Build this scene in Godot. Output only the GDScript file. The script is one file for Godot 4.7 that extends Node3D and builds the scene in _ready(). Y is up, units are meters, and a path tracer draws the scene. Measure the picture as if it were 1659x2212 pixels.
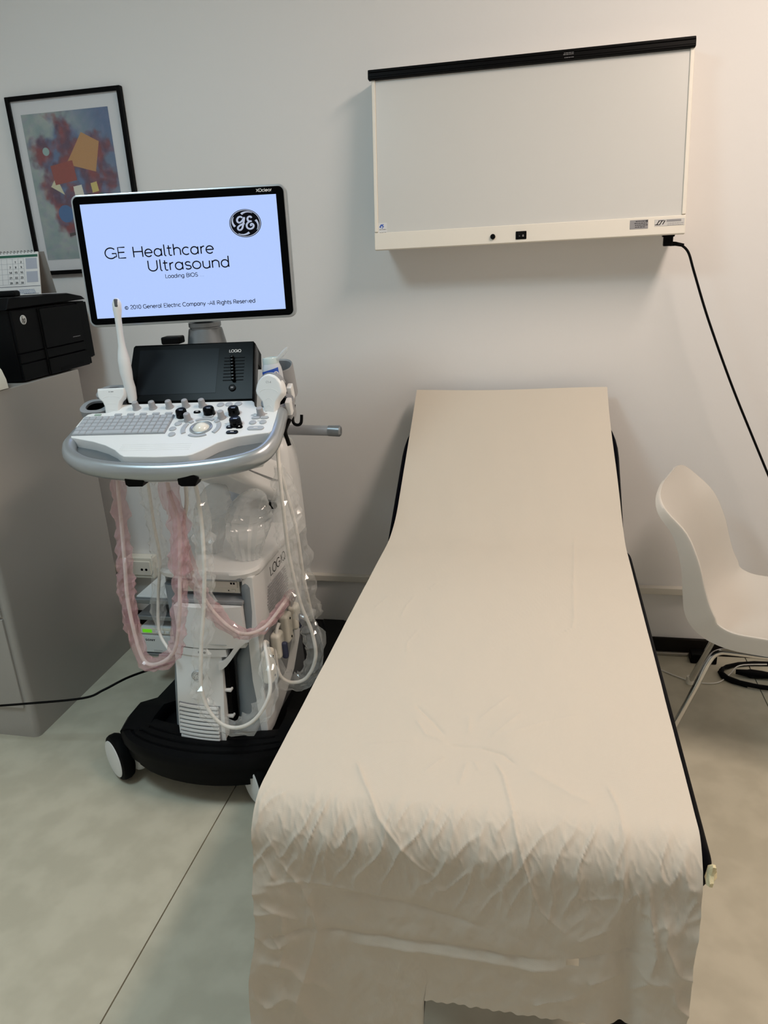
extends Node3D
# An examination room: ultrasound cart, couch with a paper sheet, film viewer on the wall. Units are metres, the back wall is z = 0.

const ROOM_L := -2.9
const ROOM_R := 2.5
const ROOM_D := 4.6
const ROOM_H := 3.2

var names := {}
var M := {}


# ---------------------------------------------------------------- mesh builder
class MB:
	var v := PackedVector3Array()   # triangle corners, counter-clockwise seen from outside
	var uv := PackedVector2Array()
	var xf := Transform3D()

	func tri(a: Vector3, b: Vector3, c: Vector3) -> void:
		v.append(xf * a); v.append(xf * b); v.append(xf * c)

	func quad(a: Vector3, b: Vector3, c: Vector3, d: Vector3) -> void:
		tri(a, b, c); tri(a, c, d)

	func box(c: Vector3, s: Vector3) -> void:
		var h := s / 2.0
		var p := []
		for i in 8:
			p.append(c + Vector3(h.x if i & 1 else -h.x, h.y if i & 2 else -h.y, h.z if i & 4 else -h.z))
		quad(p[4], p[5], p[7], p[6]); quad(p[1], p[0], p[2], p[3]); quad(p[5], p[1], p[3], p[7])
		quad(p[0], p[4], p[6], p[2]); quad(p[6], p[7], p[3], p[2]); quad(p[0], p[1], p[5], p[4])

	# a box with every edge rounded
	func rbox(c: Vector3, s: Vector3, r: float, seg := 3) -> void:
		var h := s / 2.0
		r = minf(r, minf(h.x, minf(h.y, h.z)) * 0.999)
		var steps := []
		for i in seg + 1:
			steps.append(tan((float(i) / seg) * PI / 4.0))
		for axis in 3:
			var a1 := (axis + 1) % 3
			var a2 := (axis + 2) % 3
			for sgn in [-1.0, 1.0]:
				var l1 := _stops(h[a1], r, steps)
				var l2 := _stops(h[a2], r, steps)
				for i in l1.size() - 1:
					for j in l2.size() - 1:
						var q := []
						for k in [[0, 0], [1, 0], [1, 1], [0, 1]]:
							var p := Vector3()
							p[axis] = sgn * h[axis]; p[a1] = l1[i + k[0]]; p[a2] = l2[j + k[1]]
							var inner := Vector3(clampf(p.x, -(h.x - r), h.x - r), clampf(p.y, -(h.y - r), h.y - r), clampf(p.z, -(h.z - r), h.z - r))
							q.append(c + inner + (p - inner).normalized() * r)
						if sgn > 0: quad(q[0], q[1], q[2], q[3])
						else: quad(q[3], q[2], q[1], q[0])

	func _stops(h: float, r: float, steps: Array) -> Array:
		var o := []
		for i in range(steps.size() - 1, -1, -1): o.append(-(h - r) - r * steps[i])
		for s in steps: o.append((h - r) + r * s)
		return o

	# profile of (radius, height) turned round the y axis at c
	func lathe(c: Vector3, prof: Array, seg := 24, squash := Vector2.ONE) -> void:
		for k in prof.size() - 1:
			var p: Vector2 = prof[k]
			var q: Vector2 = prof[k + 1]
			for i in seg:
				var a0 := TAU * i / seg
				var a1 := TAU * (i + 1) / seg
				var d0 := Vector3(cos(a0) * squash.x, 0, -sin(a0) * squash.y)
				var d1 := Vector3(cos(a1) * squash.x, 0, -sin(a1) * squash.y)
				var A := c + d0 * p.x + Vector3.UP * p.y
				var B := c + d1 * p.x + Vector3.UP * p.y
				var C := c + d1 * q.x + Vector3.UP * q.y
				var D := c + d0 * q.x + Vector3.UP * q.y
				if p.x > 1e-6: tri(A, B, C)
				if q.x > 1e-6: tri(A, C, D)

	# closed rings of equal length joined one after the other
	func loft(rings: Array, cap0 := true, cap1 := true) -> void:
		for k in rings.size() - 1:
			var a: Array = rings[k]
			var b: Array = rings[k + 1]
			var n := a.size()
			for i in n:
				var j := (i + 1) % n
				quad(a[i], a[j], b[j], b[i])
		if cap0: _fan(rings[0], true)
		if cap1: _fan(rings[-1], false)

	func _fan(r: Array, rev: bool) -> void:
		var m := Vector3()
		for p in r: m += p
		m /= r.size()
		for i in r.size():
			var j := (i + 1) % r.size()
			if rev: tri(m, r[j], r[i])
			else: tri(m, r[i], r[j])

	# a tube along points; radius is a number or an array; flat squashes the second axis
	func tube(pts: Array, radius, seg := 8, flat := 1.0, up := Vector3.ZERO) -> void:
		var rings := []
		var n := pts.size()
		var t0: Vector3 = (pts[1] - pts[0]).normalized()
		var side := (up.cross(t0) if up != Vector3.ZERO else t0.cross(Vector3(0.31, 0.2, 0.93) if absf(t0.z) < 0.8 else Vector3(0.2, 0.95, 0.1))).normalized()
		for i in n:
			var t: Vector3 = ((pts[mini(i + 1, n - 1)] as Vector3) - (pts[maxi(i - 1, 0)] as Vector3)).normalized()
			if up != Vector3.ZERO: side = up.cross(t).normalized()
			else: side = (side - t * side.dot(t)).normalized()
			var other := t.cross(side)
			var r: float = radius[i] if radius is Array else radius
			var ring := []
			for k in seg:
				var a := TAU * k / seg
				ring.append((pts[i] as Vector3) + side * cos(a) * r + other * sin(a) * r * flat)
			rings.append(ring)
		loft(rings)

	# outline in the xy plane (counter-clockwise), from z0 to z1, front edge bevelled by b
	func prism(poly: Array, z0: float, z1: float, b := 0.0) -> void:
		var n := poly.size()
		var area := 0.0
		for i in n: area += (poly[i] as Vector2).cross(poly[(i + 1) % n])
		if area < 0.0:
			poly = poly.duplicate(); poly.reverse()
		var rings := [[], [], [], []]
		var pv := PackedVector2Array()
		for i in n:
			var p: Vector2 = poly[i]
			var e0 := (p - (poly[(i - 1 + n) % n] as Vector2)).normalized()
			var e1 := ((poly[(i + 1) % n] as Vector2) - p).normalized()
			var nrm := (Vector2(e0.y, -e0.x) + Vector2(e1.y, -e1.x)).normalized()
			var q := p - nrm * b
			pv.append(q)
			rings[0].append(Vector3(p.x, p.y, z0)); rings[1].append(Vector3(p.x, p.y, z1 - b))
			var m := p - nrm * b * 0.3
			rings[2].append(Vector3(m.x, m.y, z1 - b * 0.3)); rings[3].append(Vector3(q.x, q.y, z1))
		if b <= 0.0: rings = [rings[0], rings[3]]
		loft(rings, false, false)
		var idx := Geometry2D.triangulate_polygon(pv)
		for i in range(0, idx.size(), 3):
			var A := pv[idx[i]]; var B := pv[idx[i + 1]]; var C := pv[idx[i + 2]]
			if (B - A).cross(C - A) < 0.0:
				var T := B; B = C; C = T
			tri(Vector3(A.x, A.y, z1), Vector3(B.x, B.y, z1), Vector3(C.x, C.y, z1))
			var a0: Vector2 = poly[idx[i]]; var b0: Vector2 = poly[idx[i + 1]]; var c0: Vector2 = poly[idx[i + 2]]
			if (b0 - a0).cross(c0 - a0) < 0.0:
				var t2 := b0; b0 = c0; c0 = t2
			tri(Vector3(a0.x, a0.y, z0), Vector3(c0.x, c0.y, z0), Vector3(b0.x, b0.y, z0))

	func mesh(origin := Vector3.ZERO, crease := 38.0) -> ArrayMesh:
		var n := v.size()
		var fn := PackedVector3Array(); fn.resize(n / 3)
		var ids := PackedInt32Array(); ids.resize(n)
		var seen := {}
		var faces := []
		for f in n / 3:
			fn[f] = (v[f * 3 + 1] - v[f * 3]).cross(v[f * 3 + 2] - v[f * 3])
			for k in 3:
				var key := Vector3i((v[f * 3 + k] * 20000.0).round())
				var id: int = seen.get(key, -1)
				if id < 0:
					id = faces.size(); seen[key] = id; faces.append(PackedInt32Array())
				ids[f * 3 + k] = id
				faces[id].append(f)
		var nor := PackedVector3Array(); nor.resize(n)
		var pos := PackedVector3Array(); pos.resize(n)
		var c := cos(deg_to_rad(crease))
		for i in n:
			var f := i / 3
			var u := fn[f].normalized()
			var s := Vector3()
			for g in faces[ids[i]]:
				var w := fn[g]
				if w.dot(u) >= c * w.length(): s += w
			nor[i] = s.normalized() if s.length_squared() > 1e-24 else Vector3.UP
			pos[i] = v[i] - origin
		var idx := PackedInt32Array(); idx.resize(n)
		for f in n / 3:
			idx[f * 3] = f * 3; idx[f * 3 + 1] = f * 3 + 2; idx[f * 3 + 2] = f * 3 + 1
		var arr := []; arr.resize(Mesh.ARRAY_MAX)
		arr[Mesh.ARRAY_VERTEX] = pos; arr[Mesh.ARRAY_NORMAL] = nor; arr[Mesh.ARRAY_INDEX] = idx
		if uv.size() == n: arr[Mesh.ARRAY_TEX_UV] = uv
		var m := ArrayMesh.new()
		m.add_surface_from_arrays(Mesh.PRIMITIVE_TRIANGLES, arr)
		return m


# ---------------------------------------------------------------- scene helpers
func numbered(called: String) -> String:
	names[called] = names.get(called, -1) + 1
	return called if names[called] == 0 else "%s_%03d" % [called, names[called]]


func thing(called: String, label: String, category: String, at := Vector3.ZERO, group := "") -> Node3D:
	var o := Node3D.new()
	o.name = numbered(called)
	add_child(o)
	o.position = at
	tag(o, label, category, group)
	return o


func tag(o: Node3D, label: String, category: String, group := "") -> Node3D:
	o.set_meta("label", label)
	o.set_meta("category", category)
	if group: o.set_meta("group", group)
	return o


func origin_of(n: Node) -> Vector3:
	var p := Vector3()
	while n is Node3D and n != self:
		p += (n as Node3D).position
		n = n.get_parent()
	return p


# geometry is given in room coordinates; the node's own place is taken off
func part(called: String, mb: MB, mat: Material, parent: Node3D, crease := 38.0) -> MeshInstance3D:
	var o := MeshInstance3D.new()
	o.name = called if parent != self else numbered(called)
	o.mesh = mb.mesh(origin_of(parent), crease)
	o.material_override = null
	o.mesh.surface_set_material(0, mat)
	parent.add_child(o, true)
	return o


# a top-level thing that is one mesh, its node at the given place
func single(called: String, mb: MB, mat: Material, at: Vector3, label: String, category: String, group := "", crease := 38.0) -> MeshInstance3D:
	var o := MeshInstance3D.new()
	o.name = numbered(called)
	o.mesh = mb.mesh(at, crease)
	o.mesh.surface_set_material(0, mat)
	add_child(o)
	o.position = at
	tag(o, label, category, group)
	return o


func struct_part(called: String, mb: MB, mat: Material) -> MeshInstance3D:
	var o := part(called, mb, mat, self)
	o.set_meta("kind", "structure")
	return o


func words(s: String, cap: float, xf: Transform3D, mat: Material, parent: Node3D, called := "lettering", stretch := 1.0, bold := false, centred := true) -> MeshInstance3D:
	var f := SystemFont.new()
	f.font_names = PackedStringArray(["Droid Sans"])
	if bold: f.font_weight = 700
	var t := TextMesh.new()
	t.font = f
	t.text = s
	t.font_size = 64
	t.pixel_size = cap / (64.0 * 0.714)
	t.depth = 0.0006
	t.curve_step = 2.0
	t.horizontal_alignment = HORIZONTAL_ALIGNMENT_CENTER if centred else HORIZONTAL_ALIGNMENT_LEFT
	t.material = mat
	var o := MeshInstance3D.new()
	o.name = called
	o.mesh = t
	parent.add_child(o, true)
	var x := xf
	x.origin -= origin_of(parent)
	o.transform = x * Transform3D(Basis.from_scale(Vector3(stretch, 1, 1)), Vector3.ZERO)
	return o


func smooth(pts: Array, n := 6) -> Array:
	var o := []
	for i in pts.size() - 1:
		var a = pts[maxi(i - 1, 0)]
		var b = pts[i]
		var c = pts[i + 1]
		var d = pts[mini(i + 2, pts.size() - 1)]
		for k in n:
			o.append(b.cubic_interpolate(c, a, d, float(k) / n))
	o.append(pts[-1])
	return o


func rrect(w: float, h: float, r: float, seg := 5, c := Vector2.ZERO) -> Array:
	var o := []
	for q in 4:
		var cc := c + Vector2((w / 2 - r) * (1 if q in [0, 3] else -1), (h / 2 - r) * (1 if q < 2 else -1))
		for i in seg + 1:
			var a := PI / 2 * (q + float(i) / seg)
			o.append(cc + Vector2(cos(a), sin(a)) * r)
	return o


func frame_at(at: Vector3, yaw: float, tilt: float) -> Transform3D:   # x right, y up along the face, z out of it; tilt leans the top back
	return Transform3D(Basis(Vector3.UP, deg_to_rad(yaw)) * Basis(Vector3.RIGHT, -deg_to_rad(tilt)), at)


func colour(hex: String, rough := 0.5, metal := 0.0, spec := 0.5) -> StandardMaterial3D:
	var m := StandardMaterial3D.new()
	m.albedo_color = Color(hex)
	m.roughness = rough
	m.metallic = metal
	m.metallic_specular = spec
	return m


func film(hex: String, alpha: float) -> StandardMaterial3D:
	var m := colour(hex, 0.08)
	m.albedo_color.a = alpha
	m.transparency = BaseMaterial3D.TRANSPARENCY_ALPHA
	m.cull_mode = BaseMaterial3D.CULL_DISABLED
	return m


func noise_tex(freq: float, octaves := 3, size := 256, kind := FastNoiseLite.TYPE_SIMPLEX_SMOOTH, seed_ := 1) -> ImageTexture:
	var n := FastNoiseLite.new()
	n.seed = seed_; n.noise_type = kind; n.frequency = freq; n.fractal_octaves = octaves
	return ImageTexture.create_from_image(n.get_seamless_image(size, size))


func relief(m: StandardMaterial3D, t: Texture2D, cm: float, scale: float) -> StandardMaterial3D:
	m.heightmap_enabled = true
	m.heightmap_texture = t
	m.heightmap_scale = cm
	m.uv1_triplanar = true
	m.uv1_world_triplanar = true
	m.uv1_scale = Vector3.ONE * scale
	return m


func tinted(m: StandardMaterial3D, t: Texture2D, scale: float) -> StandardMaterial3D:
	m.albedo_texture = t
	m.uv1_triplanar = true
	m.uv1_world_triplanar = true
	m.uv1_scale = Vector3.ONE * scale
	return m


func mottled(a: String, b: String, freq: float, seed_ := 3) -> ImageTexture:
	var n := FastNoiseLite.new()
	n.seed = seed_; n.frequency = freq; n.fractal_octaves = 4
	var im := n.get_seamless_image(512, 512)
	im.convert(Image.FORMAT_RGB8)
	var ca := Color(a)
	var cb := Color(b)
	for y in 512:
		for x in 512:
			im.set_pixel(x, y, ca.lerp(cb, smoothstep(0.2, 0.8, im.get_pixel(x, y).r)))
	return ImageTexture.create_from_image(im)


# print too small to read in the photograph: rows of short dashes on a surface (x right, y up, z out)
func small_print(parent: Node3D, xf: Transform3D, w: float, rows: int, pitch: float, h: float, mat: Material, seed_: int) -> void:
	var rng := RandomNumberGenerator.new()
	rng.seed = seed_
	var b := MB.new()
	b.xf = xf
	for r in rows:
		var x := -w / 2 + w * 0.12 * rng.randf()
		while x < w / 2 * (0.7 + 0.3 * rng.randf()):
			var l := h * (1.2 + 2.4 * rng.randf())
			b.box(Vector3(x + l / 2, -pitch * r, 0), Vector3(l, h * 0.75, 0.0003))
			x += l + h * 0.7
	part("small_print", b, mat, parent)


# ---------------------------------------------------------------- thin rounded lettering drawn with strokes
func arc(cx: float, cy: float, rx: float, ry: float, a0: float, a1: float, n := 10) -> Array:
	var o := []
	for i in n + 1:
		var a := deg_to_rad(lerpf(a0, a1, float(i) / n))
		o.append(Vector2(cx + cos(a) * rx, cy + sin(a) * ry))
	return o


func glyph(ch: String) -> Array:   # [advance, strokes]; capital height 1, small letters 0.70 high
	var ln := func(a: Array) -> Array:
		var o := []
		for p in a: o.append(Vector2(p[0], p[1]))
		return o
	match ch:
		"G": return [0.98, [arc(0.47, 0.5, 0.45, 0.5, 42, 318, 18) , ln.call([[0.56, 0.46], [0.90, 0.46], [0.90, 0.16], [0.80, 0.13]])]]
		"E": return [0.80, [ln.call([[0.66, 1], [0.1, 1], [0.1, 0], [0.68, 0]]), ln.call([[0.1, 0.53], [0.6, 0.53]])]]
		"H": return [0.96, [ln.call([[0.1, 0], [0.1, 1]]), ln.call([[0.82, 0], [0.82, 1]]), ln.call([[0.1, 0.52], [0.82, 0.52]])]]
		"U": return [0.95, [ln.call([[0.1, 1], [0.1, 0.36]]) + arc(0.45, 0.36, 0.35, 0.36, 180, 360, 12) + ln.call([[0.8, 1]])]]
		"L": return [0.68, [ln.call([[0.1, 1], [0.1, 0], [0.62, 0]])]]
		"B": return [0.82, [ln.call([[0.1, 0], [0.1, 1], [0.42, 1]]) + arc(0.42, 0.765, 0.22, 0.235, 90, -90) + ln.call([[0.1, 0.53]]), arc(0.44, 0.265, 0.27, 0.265, 90, -90) + ln.call([[0.1, 0]])]]
		"I": return [0.30, [ln.call([[0.13, 0], [0.13, 1]])]]
		"O": return [1.06, [arc(0.5, 0.5, 0.46, 0.5, 0, 360, 22)]]
		"Q": return [1.06, [arc(0.5, 0.5, 0.46, 0.5, 0, 360, 22), ln.call([[0.6, 0.22], [0.92, -0.06]])]]
		"S": return [0.76, [arc(0.37, 0.74, 0.27, 0.26, 25, 250, 12) + arc(0.37, 0.25, 0.30, 0.25, 80, -155, 12)]]
		"C": return [0.92, [arc(0.48, 0.5, 0.46, 0.5, 45, 315, 18)]]
		"A": return [0.90, [ln.call([[0.03, 0], [0.43, 1], [0.83, 0]]), ln.call([[0.16, 0.33], [0.70, 0.33]])]]
		"R": return [0.84, [ln.call([[0.1, 0], [0.1, 1], [0.44, 1]]) + arc(0.44, 0.74, 0.25, 0.26, 90, -90) + ln.call([[0.1, 0.48]]), ln.call([[0.42, 0.48], [0.74, 0]])]]
		"X": return [0.80, [ln.call([[0.05, 0], [0.72, 1]]), ln.call([[0.05, 1], [0.72, 0]])]]
		"D": return [0.94, [ln.call([[0.1, 0], [0.1, 1], [0.4, 1]]) + arc(0.4, 0.5, 0.45, 0.5, 90, -90, 14) + ln.call([[0.1, 0]])]]
		"e": return [0.74, [ln.call([[0.05, 0.36], [0.63, 0.36]]) + arc(0.34, 0.35, 0.29, 0.35, 0, 318, 16)]]
		"a": return [0.78, [arc(0.35, 0.35, 0.29, 0.35, 0, 360, 18), ln.call([[0.64, 0.7], [0.64, 0]])]]
		"l": return [0.30, [ln.call([[0.1, 1.06], [0.1, 0.1], [0.15, 0.0], [0.22, 0.0]])]]
		"t": return [0.46, [ln.call([[0.17, 0.95], [0.17, 0.12], [0.24, 0.0], [0.38, 0.02]]), ln.call([[0.02, 0.7], [0.38, 0.7]])]]
		"h": return [0.74, [ln.call([[0.1, 0], [0.1, 1.06]]), ln.call([[0.1, 0.4]]) + arc(0.36, 0.44, 0.26, 0.26, 170, 0) + ln.call([[0.62, 0]])]]
		"n": return [0.74, [ln.call([[0.1, 0], [0.1, 0.7]]), ln.call([[0.1, 0.4]]) + arc(0.36, 0.44, 0.26, 0.26, 170, 0) + ln.call([[0.62, 0]])]]
		"m": return [1.12, [ln.call([[0.1, 0], [0.1, 0.7]]), arc(0.325, 0.46, 0.225, 0.24, 180, 0) + ln.call([[0.55, 0]]), arc(0.775, 0.46, 0.225, 0.24, 180, 0) + ln.call([[1.0, 0]])]]
		"c": return [0.66, [arc(0.35, 0.35, 0.30, 0.35, 48, 312, 14)]]
		"r": return [0.46, [ln.call([[0.1, 0], [0.1, 0.7]]), ln.call([[0.1, 0.42]]) + arc(0.36, 0.42, 0.26, 0.28, 170, 85, 6)]]
		"s": return [0.60, [arc(0.29, 0.525, 0.20, 0.175, 25, 260, 10) + arc(0.29, 0.175, 0.225, 0.175, 80, -150, 10)]]
		"o": return [0.78, [arc(0.37, 0.35, 0.32, 0.35, 0, 360, 18)]]
		"u": return [0.74, [ln.call([[0.1, 0.7], [0.1, 0.26]]) + arc(0.36, 0.26, 0.26, 0.26, 180, 360) + ln.call([[0.62, 0.7]]), ln.call([[0.62, 0.3], [0.62, 0]])]]
		"d": return [0.78, [arc(0.35, 0.35, 0.29, 0.35, 0, 360, 18), ln.call([[0.64, 1.06], [0.64, 0]])]]
		"p": return [0.78, [arc(0.40, 0.35, 0.29, 0.35, 0, 360, 18), ln.call([[0.11, 0.7], [0.11, -0.28]])]]
		"g": return [0.78, [arc(0.35, 0.35, 0.29, 0.35, 0, 360, 18), ln.call([[0.64, 0.7], [0.64, -0.06]]) + arc(0.36, -0.06, 0.28, 0.23, 0, -150, 8)]]
		"y": return [0.68, [ln.call([[0.05, 0.7], [0.34, 0.02]]), ln.call([[0.62, 0.7], [0.26, -0.18], [0.10, -0.27]])]]
		"v": return [0.66, [ln.call([[0.04, 0.7], [0.33, 0], [0.62, 0.7]])]]
		"i": return [0.28, [ln.call([[0.12, 0], [0.12, 0.7]]), ln.call([[0.12, 0.92], [0.12, 0.96]])]]
		"2": return [0.74, [arc(0.35, 0.72, 0.28, 0.28, 165, -35, 10) + ln.call([[0.06, 0], [0.66, 0]])]]
		"0": return [0.80, [arc(0.38, 0.5, 0.31, 0.5, 0, 360, 20)]]
		"1": return [0.50, [ln.call([[0.08, 0.82], [0.28, 1], [0.28, 0]])]]
		".": return [0.28, [ln.call([[0.1, 0.0], [0.13, 0.03]])]]
		"-": return [0.46, [ln.call([[0.05, 0.36], [0.36, 0.36]])]]
		"(": return [0.92, [arc(0.42, 0.36, 0.40, 0.40, 0, 360, 20), arc(0.43, 0.36, 0.19, 0.20, 50, 310, 10)]]   # the copyright sign
	return [0.42, []]


func strokes(s: String, cap: float, thick: float, xf: Transform3D, mat: Material, parent: Node3D, fit := 0.0, called := "lettering") -> MeshInstance3D:
	var total := 0.0
	for ch in s: total += glyph(ch)[0]
	var k := fit / (total * cap) if fit > 0.0 else 1.0
	var b := MB.new()
	b.xf = xf
	var x := 0.0
	for ch in s:
		var g := glyph(ch)
		for st in g[1]:
			var pts := []
			for p in st: pts.append(Vector3((x + p.x) * cap * k, p.y * cap, 0))
			b.tube(pts, thick / 2, 6, 0.25, Vector3(0, 0, 1))
		x += g[0]
	return part(called, b, mat, parent)


func _ready() -> void:
	# ------------------------------------------------------------ camera, light, exposure
	var cam := Camera3D.new()
	cam.name = "camera"
	cam.fov = 2.0 * rad_to_deg(atan(1106.0 / 1610.0))
	cam.near = 0.05
	cam.position = Vector3(0, 1.65, 2.917)
	cam.basis = Basis(Vector3.UP, deg_to_rad(12.63)) * Basis(Vector3.RIGHT, deg_to_rad(-19.4)) * Basis(Vector3.BACK, deg_to_rad(-3.11))
	add_child(cam)
	cam.current = true

	var sky_mat := ProceduralSkyMaterial.new()
	sky_mat.sky_top_color = Color(0.80, 0.88, 1.0)
	sky_mat.sky_horizon_color = Color(0.86, 0.92, 1.0)
	sky_mat.ground_bottom_color = Color(0.45, 0.46, 0.45)
	sky_mat.ground_horizon_color = Color(0.6, 0.62, 0.62)
	var env := Environment.new()
	env.background_mode = Environment.BG_SKY
	env.sky = Sky.new()
	env.sky.sky_material = sky_mat
	env.background_energy_multiplier = 1.0
	env.tonemap_mode = Environment.TONE_MAPPER_LINEAR
	env.tonemap_exposure = 1.04
	env.sdfgi_enabled = true
	env.ssao_enabled = true
	env.ssil_enabled = true
	var we := WorldEnvironment.new()
	we.name = "world_environment"
	we.environment = env
	add_child(we)

	make_materials()
	ceiling_lamp(Vector3(0.98, ROOM_H, 1.5), Vector2(0.3, 1.2), M.lamp_warm, 4.3, "long warm ceiling lamp above the white chair")
	ceiling_lamp(Vector3(-1.45, ROOM_H, 2.15), Vector2(0.6, 0.6), M.lamp_cool, 2.35, "square cool ceiling lamp above the left side of the room")
	room()
	filing_cabinet()
	couch()
	paper_sheet()
	chair()
	film_viewer()
	wall_picture()
	desk_printer()
	ultrasound()
	probes()
	cables()
	floor_things()


func make_materials() -> void:
	var grain := noise_tex(0.02, 4, 256)
	var fine := noise_tex(0.09, 3, 256, FastNoiseLite.TYPE_SIMPLEX_SMOOTH, 7)
	M.wall = relief(colour("e4e3e2", 0.75), grain, 0.035, 3.0)
	M.ceiling = colour("eeeeea", 0.9)
	M.floor = relief(tinted(colour("ffffff", 0.5), mottled("cac5b2", "beb9a6", 0.012), 0.9), fine, 0.012, 0.9)
	M.seam = colour("4a4843", 0.8)
	M.skirt = colour("1c1916", 0.5, 0.0, 0.2)
	M.rail = colour("d9d5cb", 0.5)
	M.lower_wall = M.wall
	M.pipe = colour("a8a49c", 0.35, 0.6)
	M.white = colour("e4e6e6", 0.35)
	M.white_warm = colour("e9e5d8", 0.4)
	M.cream = colour("e6e1d6", 0.45)
	M.grey_plastic = colour("8f9296", 0.4)
	M.key_grey = colour("adb2b8", 0.45)
	M.knob_grey = colour("a3a3a6", 0.5)
	M.silver = colour("b4babf", 0.32, 0.75)
	M.silver_dark = colour("83888c", 0.35, 0.6)
	M.pillar = colour("7c878f", 0.35)
	M.black = colour("060607", 0.45, 0.0, 0.2)
	M.black_gloss = colour("050607", 0.12, 0.0, 0.25)
	M.bezel = colour("050607", 0.12, 0.0, 0.12)
	M.black_rubber = colour("08090a", 0.65, 0.0, 0.18)
	M.black_plastic = relief(colour("090a0c", 0.5, 0.0, 0.22), fine, 0.006, 14.0)
	M.ink = colour("101116", 0.7, 0.0, 0.1)
	M.label_white = colour("dcdcdc", 0.6)
	M.print_grey = colour("8d8d90", 0.6)
	M.cabinet = relief(colour("a8a49f", 0.42), fine, 0.004, 8.0)
	M.vinyl = colour("08090f", 0.5, 0.0, 0.08)
	M.foam = relief(colour("e2d6ae", 0.9), fine, 0.08, 30.0)
	M.shell = relief(colour("cac6be", 0.42), fine, 0.005, 12.0)
	M.chrome = colour("d8d8d8", 0.14, 1.0)
	M.cable_white = colour("eceae4", 0.45)
	M.cable_black = colour("050506", 0.45, 0.0, 0.22)
	M.clear = film("f2f5f5", 0.12)
	M.clear_thick = film("e6eaea", 0.36)
	M.pink = film("e8b4bc", 0.26)
	M.blue = colour("2a55b4", 0.5)
	M.navy_plug = colour("3a3f5a", 0.45)
	M.glass = film("ffffff", 0.02)
	M.glass.metallic_specular = 0.25
	M.milk = colour("d0d0cd", 0.3, 0.0, 0.35)
	for q in [["lamp_warm", Color(1.0, 0.915, 0.85)], ["lamp_cool", Color(0.84, 0.955, 1.0)]]:
		var lamp := colour("ffffff", 0.5)
		lamp.emission_enabled = true
		lamp.emission = q[1]
		lamp.emission_energy_multiplier = 3.0
		M[q[0]] = lamp
	var scr := colour("101418", 0.2)
	scr.emission_enabled = true
	scr.emission = Color(0.70, 0.795, 1.0)
	scr.emission_energy_multiplier = 0.95
	M.screen = scr
	var lcd := colour("203008", 0.3)
	lcd.emission_enabled = true
	lcd.emission = Color(0.42, 0.85, 0.05)
	lcd.emission_energy_multiplier = 0.6
	M.lcd = lcd
	# embossed paper: rows of tiny diagonal pits
	var im := Image.create(64, 64, false, Image.FORMAT_L8)
	for y in 64:
		for x in 64:
			var a := sin((x + y) * TAU / 16.0) * sin((x - y) * TAU / 16.0)
			im.set_pixel(x, y, Color.from_hsv(0, 0, clampf(0.5 + 0.5 * a, 0, 1)))
	var pap := colour("cdc4b6", 0.85)
	pap.heightmap_enabled = true
	pap.heightmap_texture = ImageTexture.create_from_image(im)
	pap.heightmap_scale = 0.012
	pap.uv1_scale = Vector3(80, 80, 1)
	pap.cull_mode = BaseMaterial3D.CULL_DISABLED
	M.paper = pap


func ceiling_lamp(at: Vector3, size: Vector2, glow: StandardMaterial3D, energy: float, label: String) -> void:
	var t := thing("ceiling_lamp", label, "ceiling lamp", at)
	var b := MB.new()
	b.rbox(at - Vector3(0, 0.02, 0), Vector3(size.x + 0.06, 0.04, size.y + 0.06), 0.008)
	part("housing", b, M.white, t)
	var d := MB.new()
	d.box(at - Vector3(0, 0.045, 0), Vector3(size.x, 0.01, size.y))
	part("diffuser", d, glow, t)
	var l := AreaLight3D.new()
	l.name = "lamp_light"
	l.area_size = size
	l.light_color = glow.emission
	l.light_energy = energy
	l.shadow_enabled = true
	l.set("area_range", 9.0)
	l.position = Vector3(0, -0.06, 0)
	l.rotation_degrees = Vector3(-90, 0, 0)
	t.add_child(l)


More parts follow.
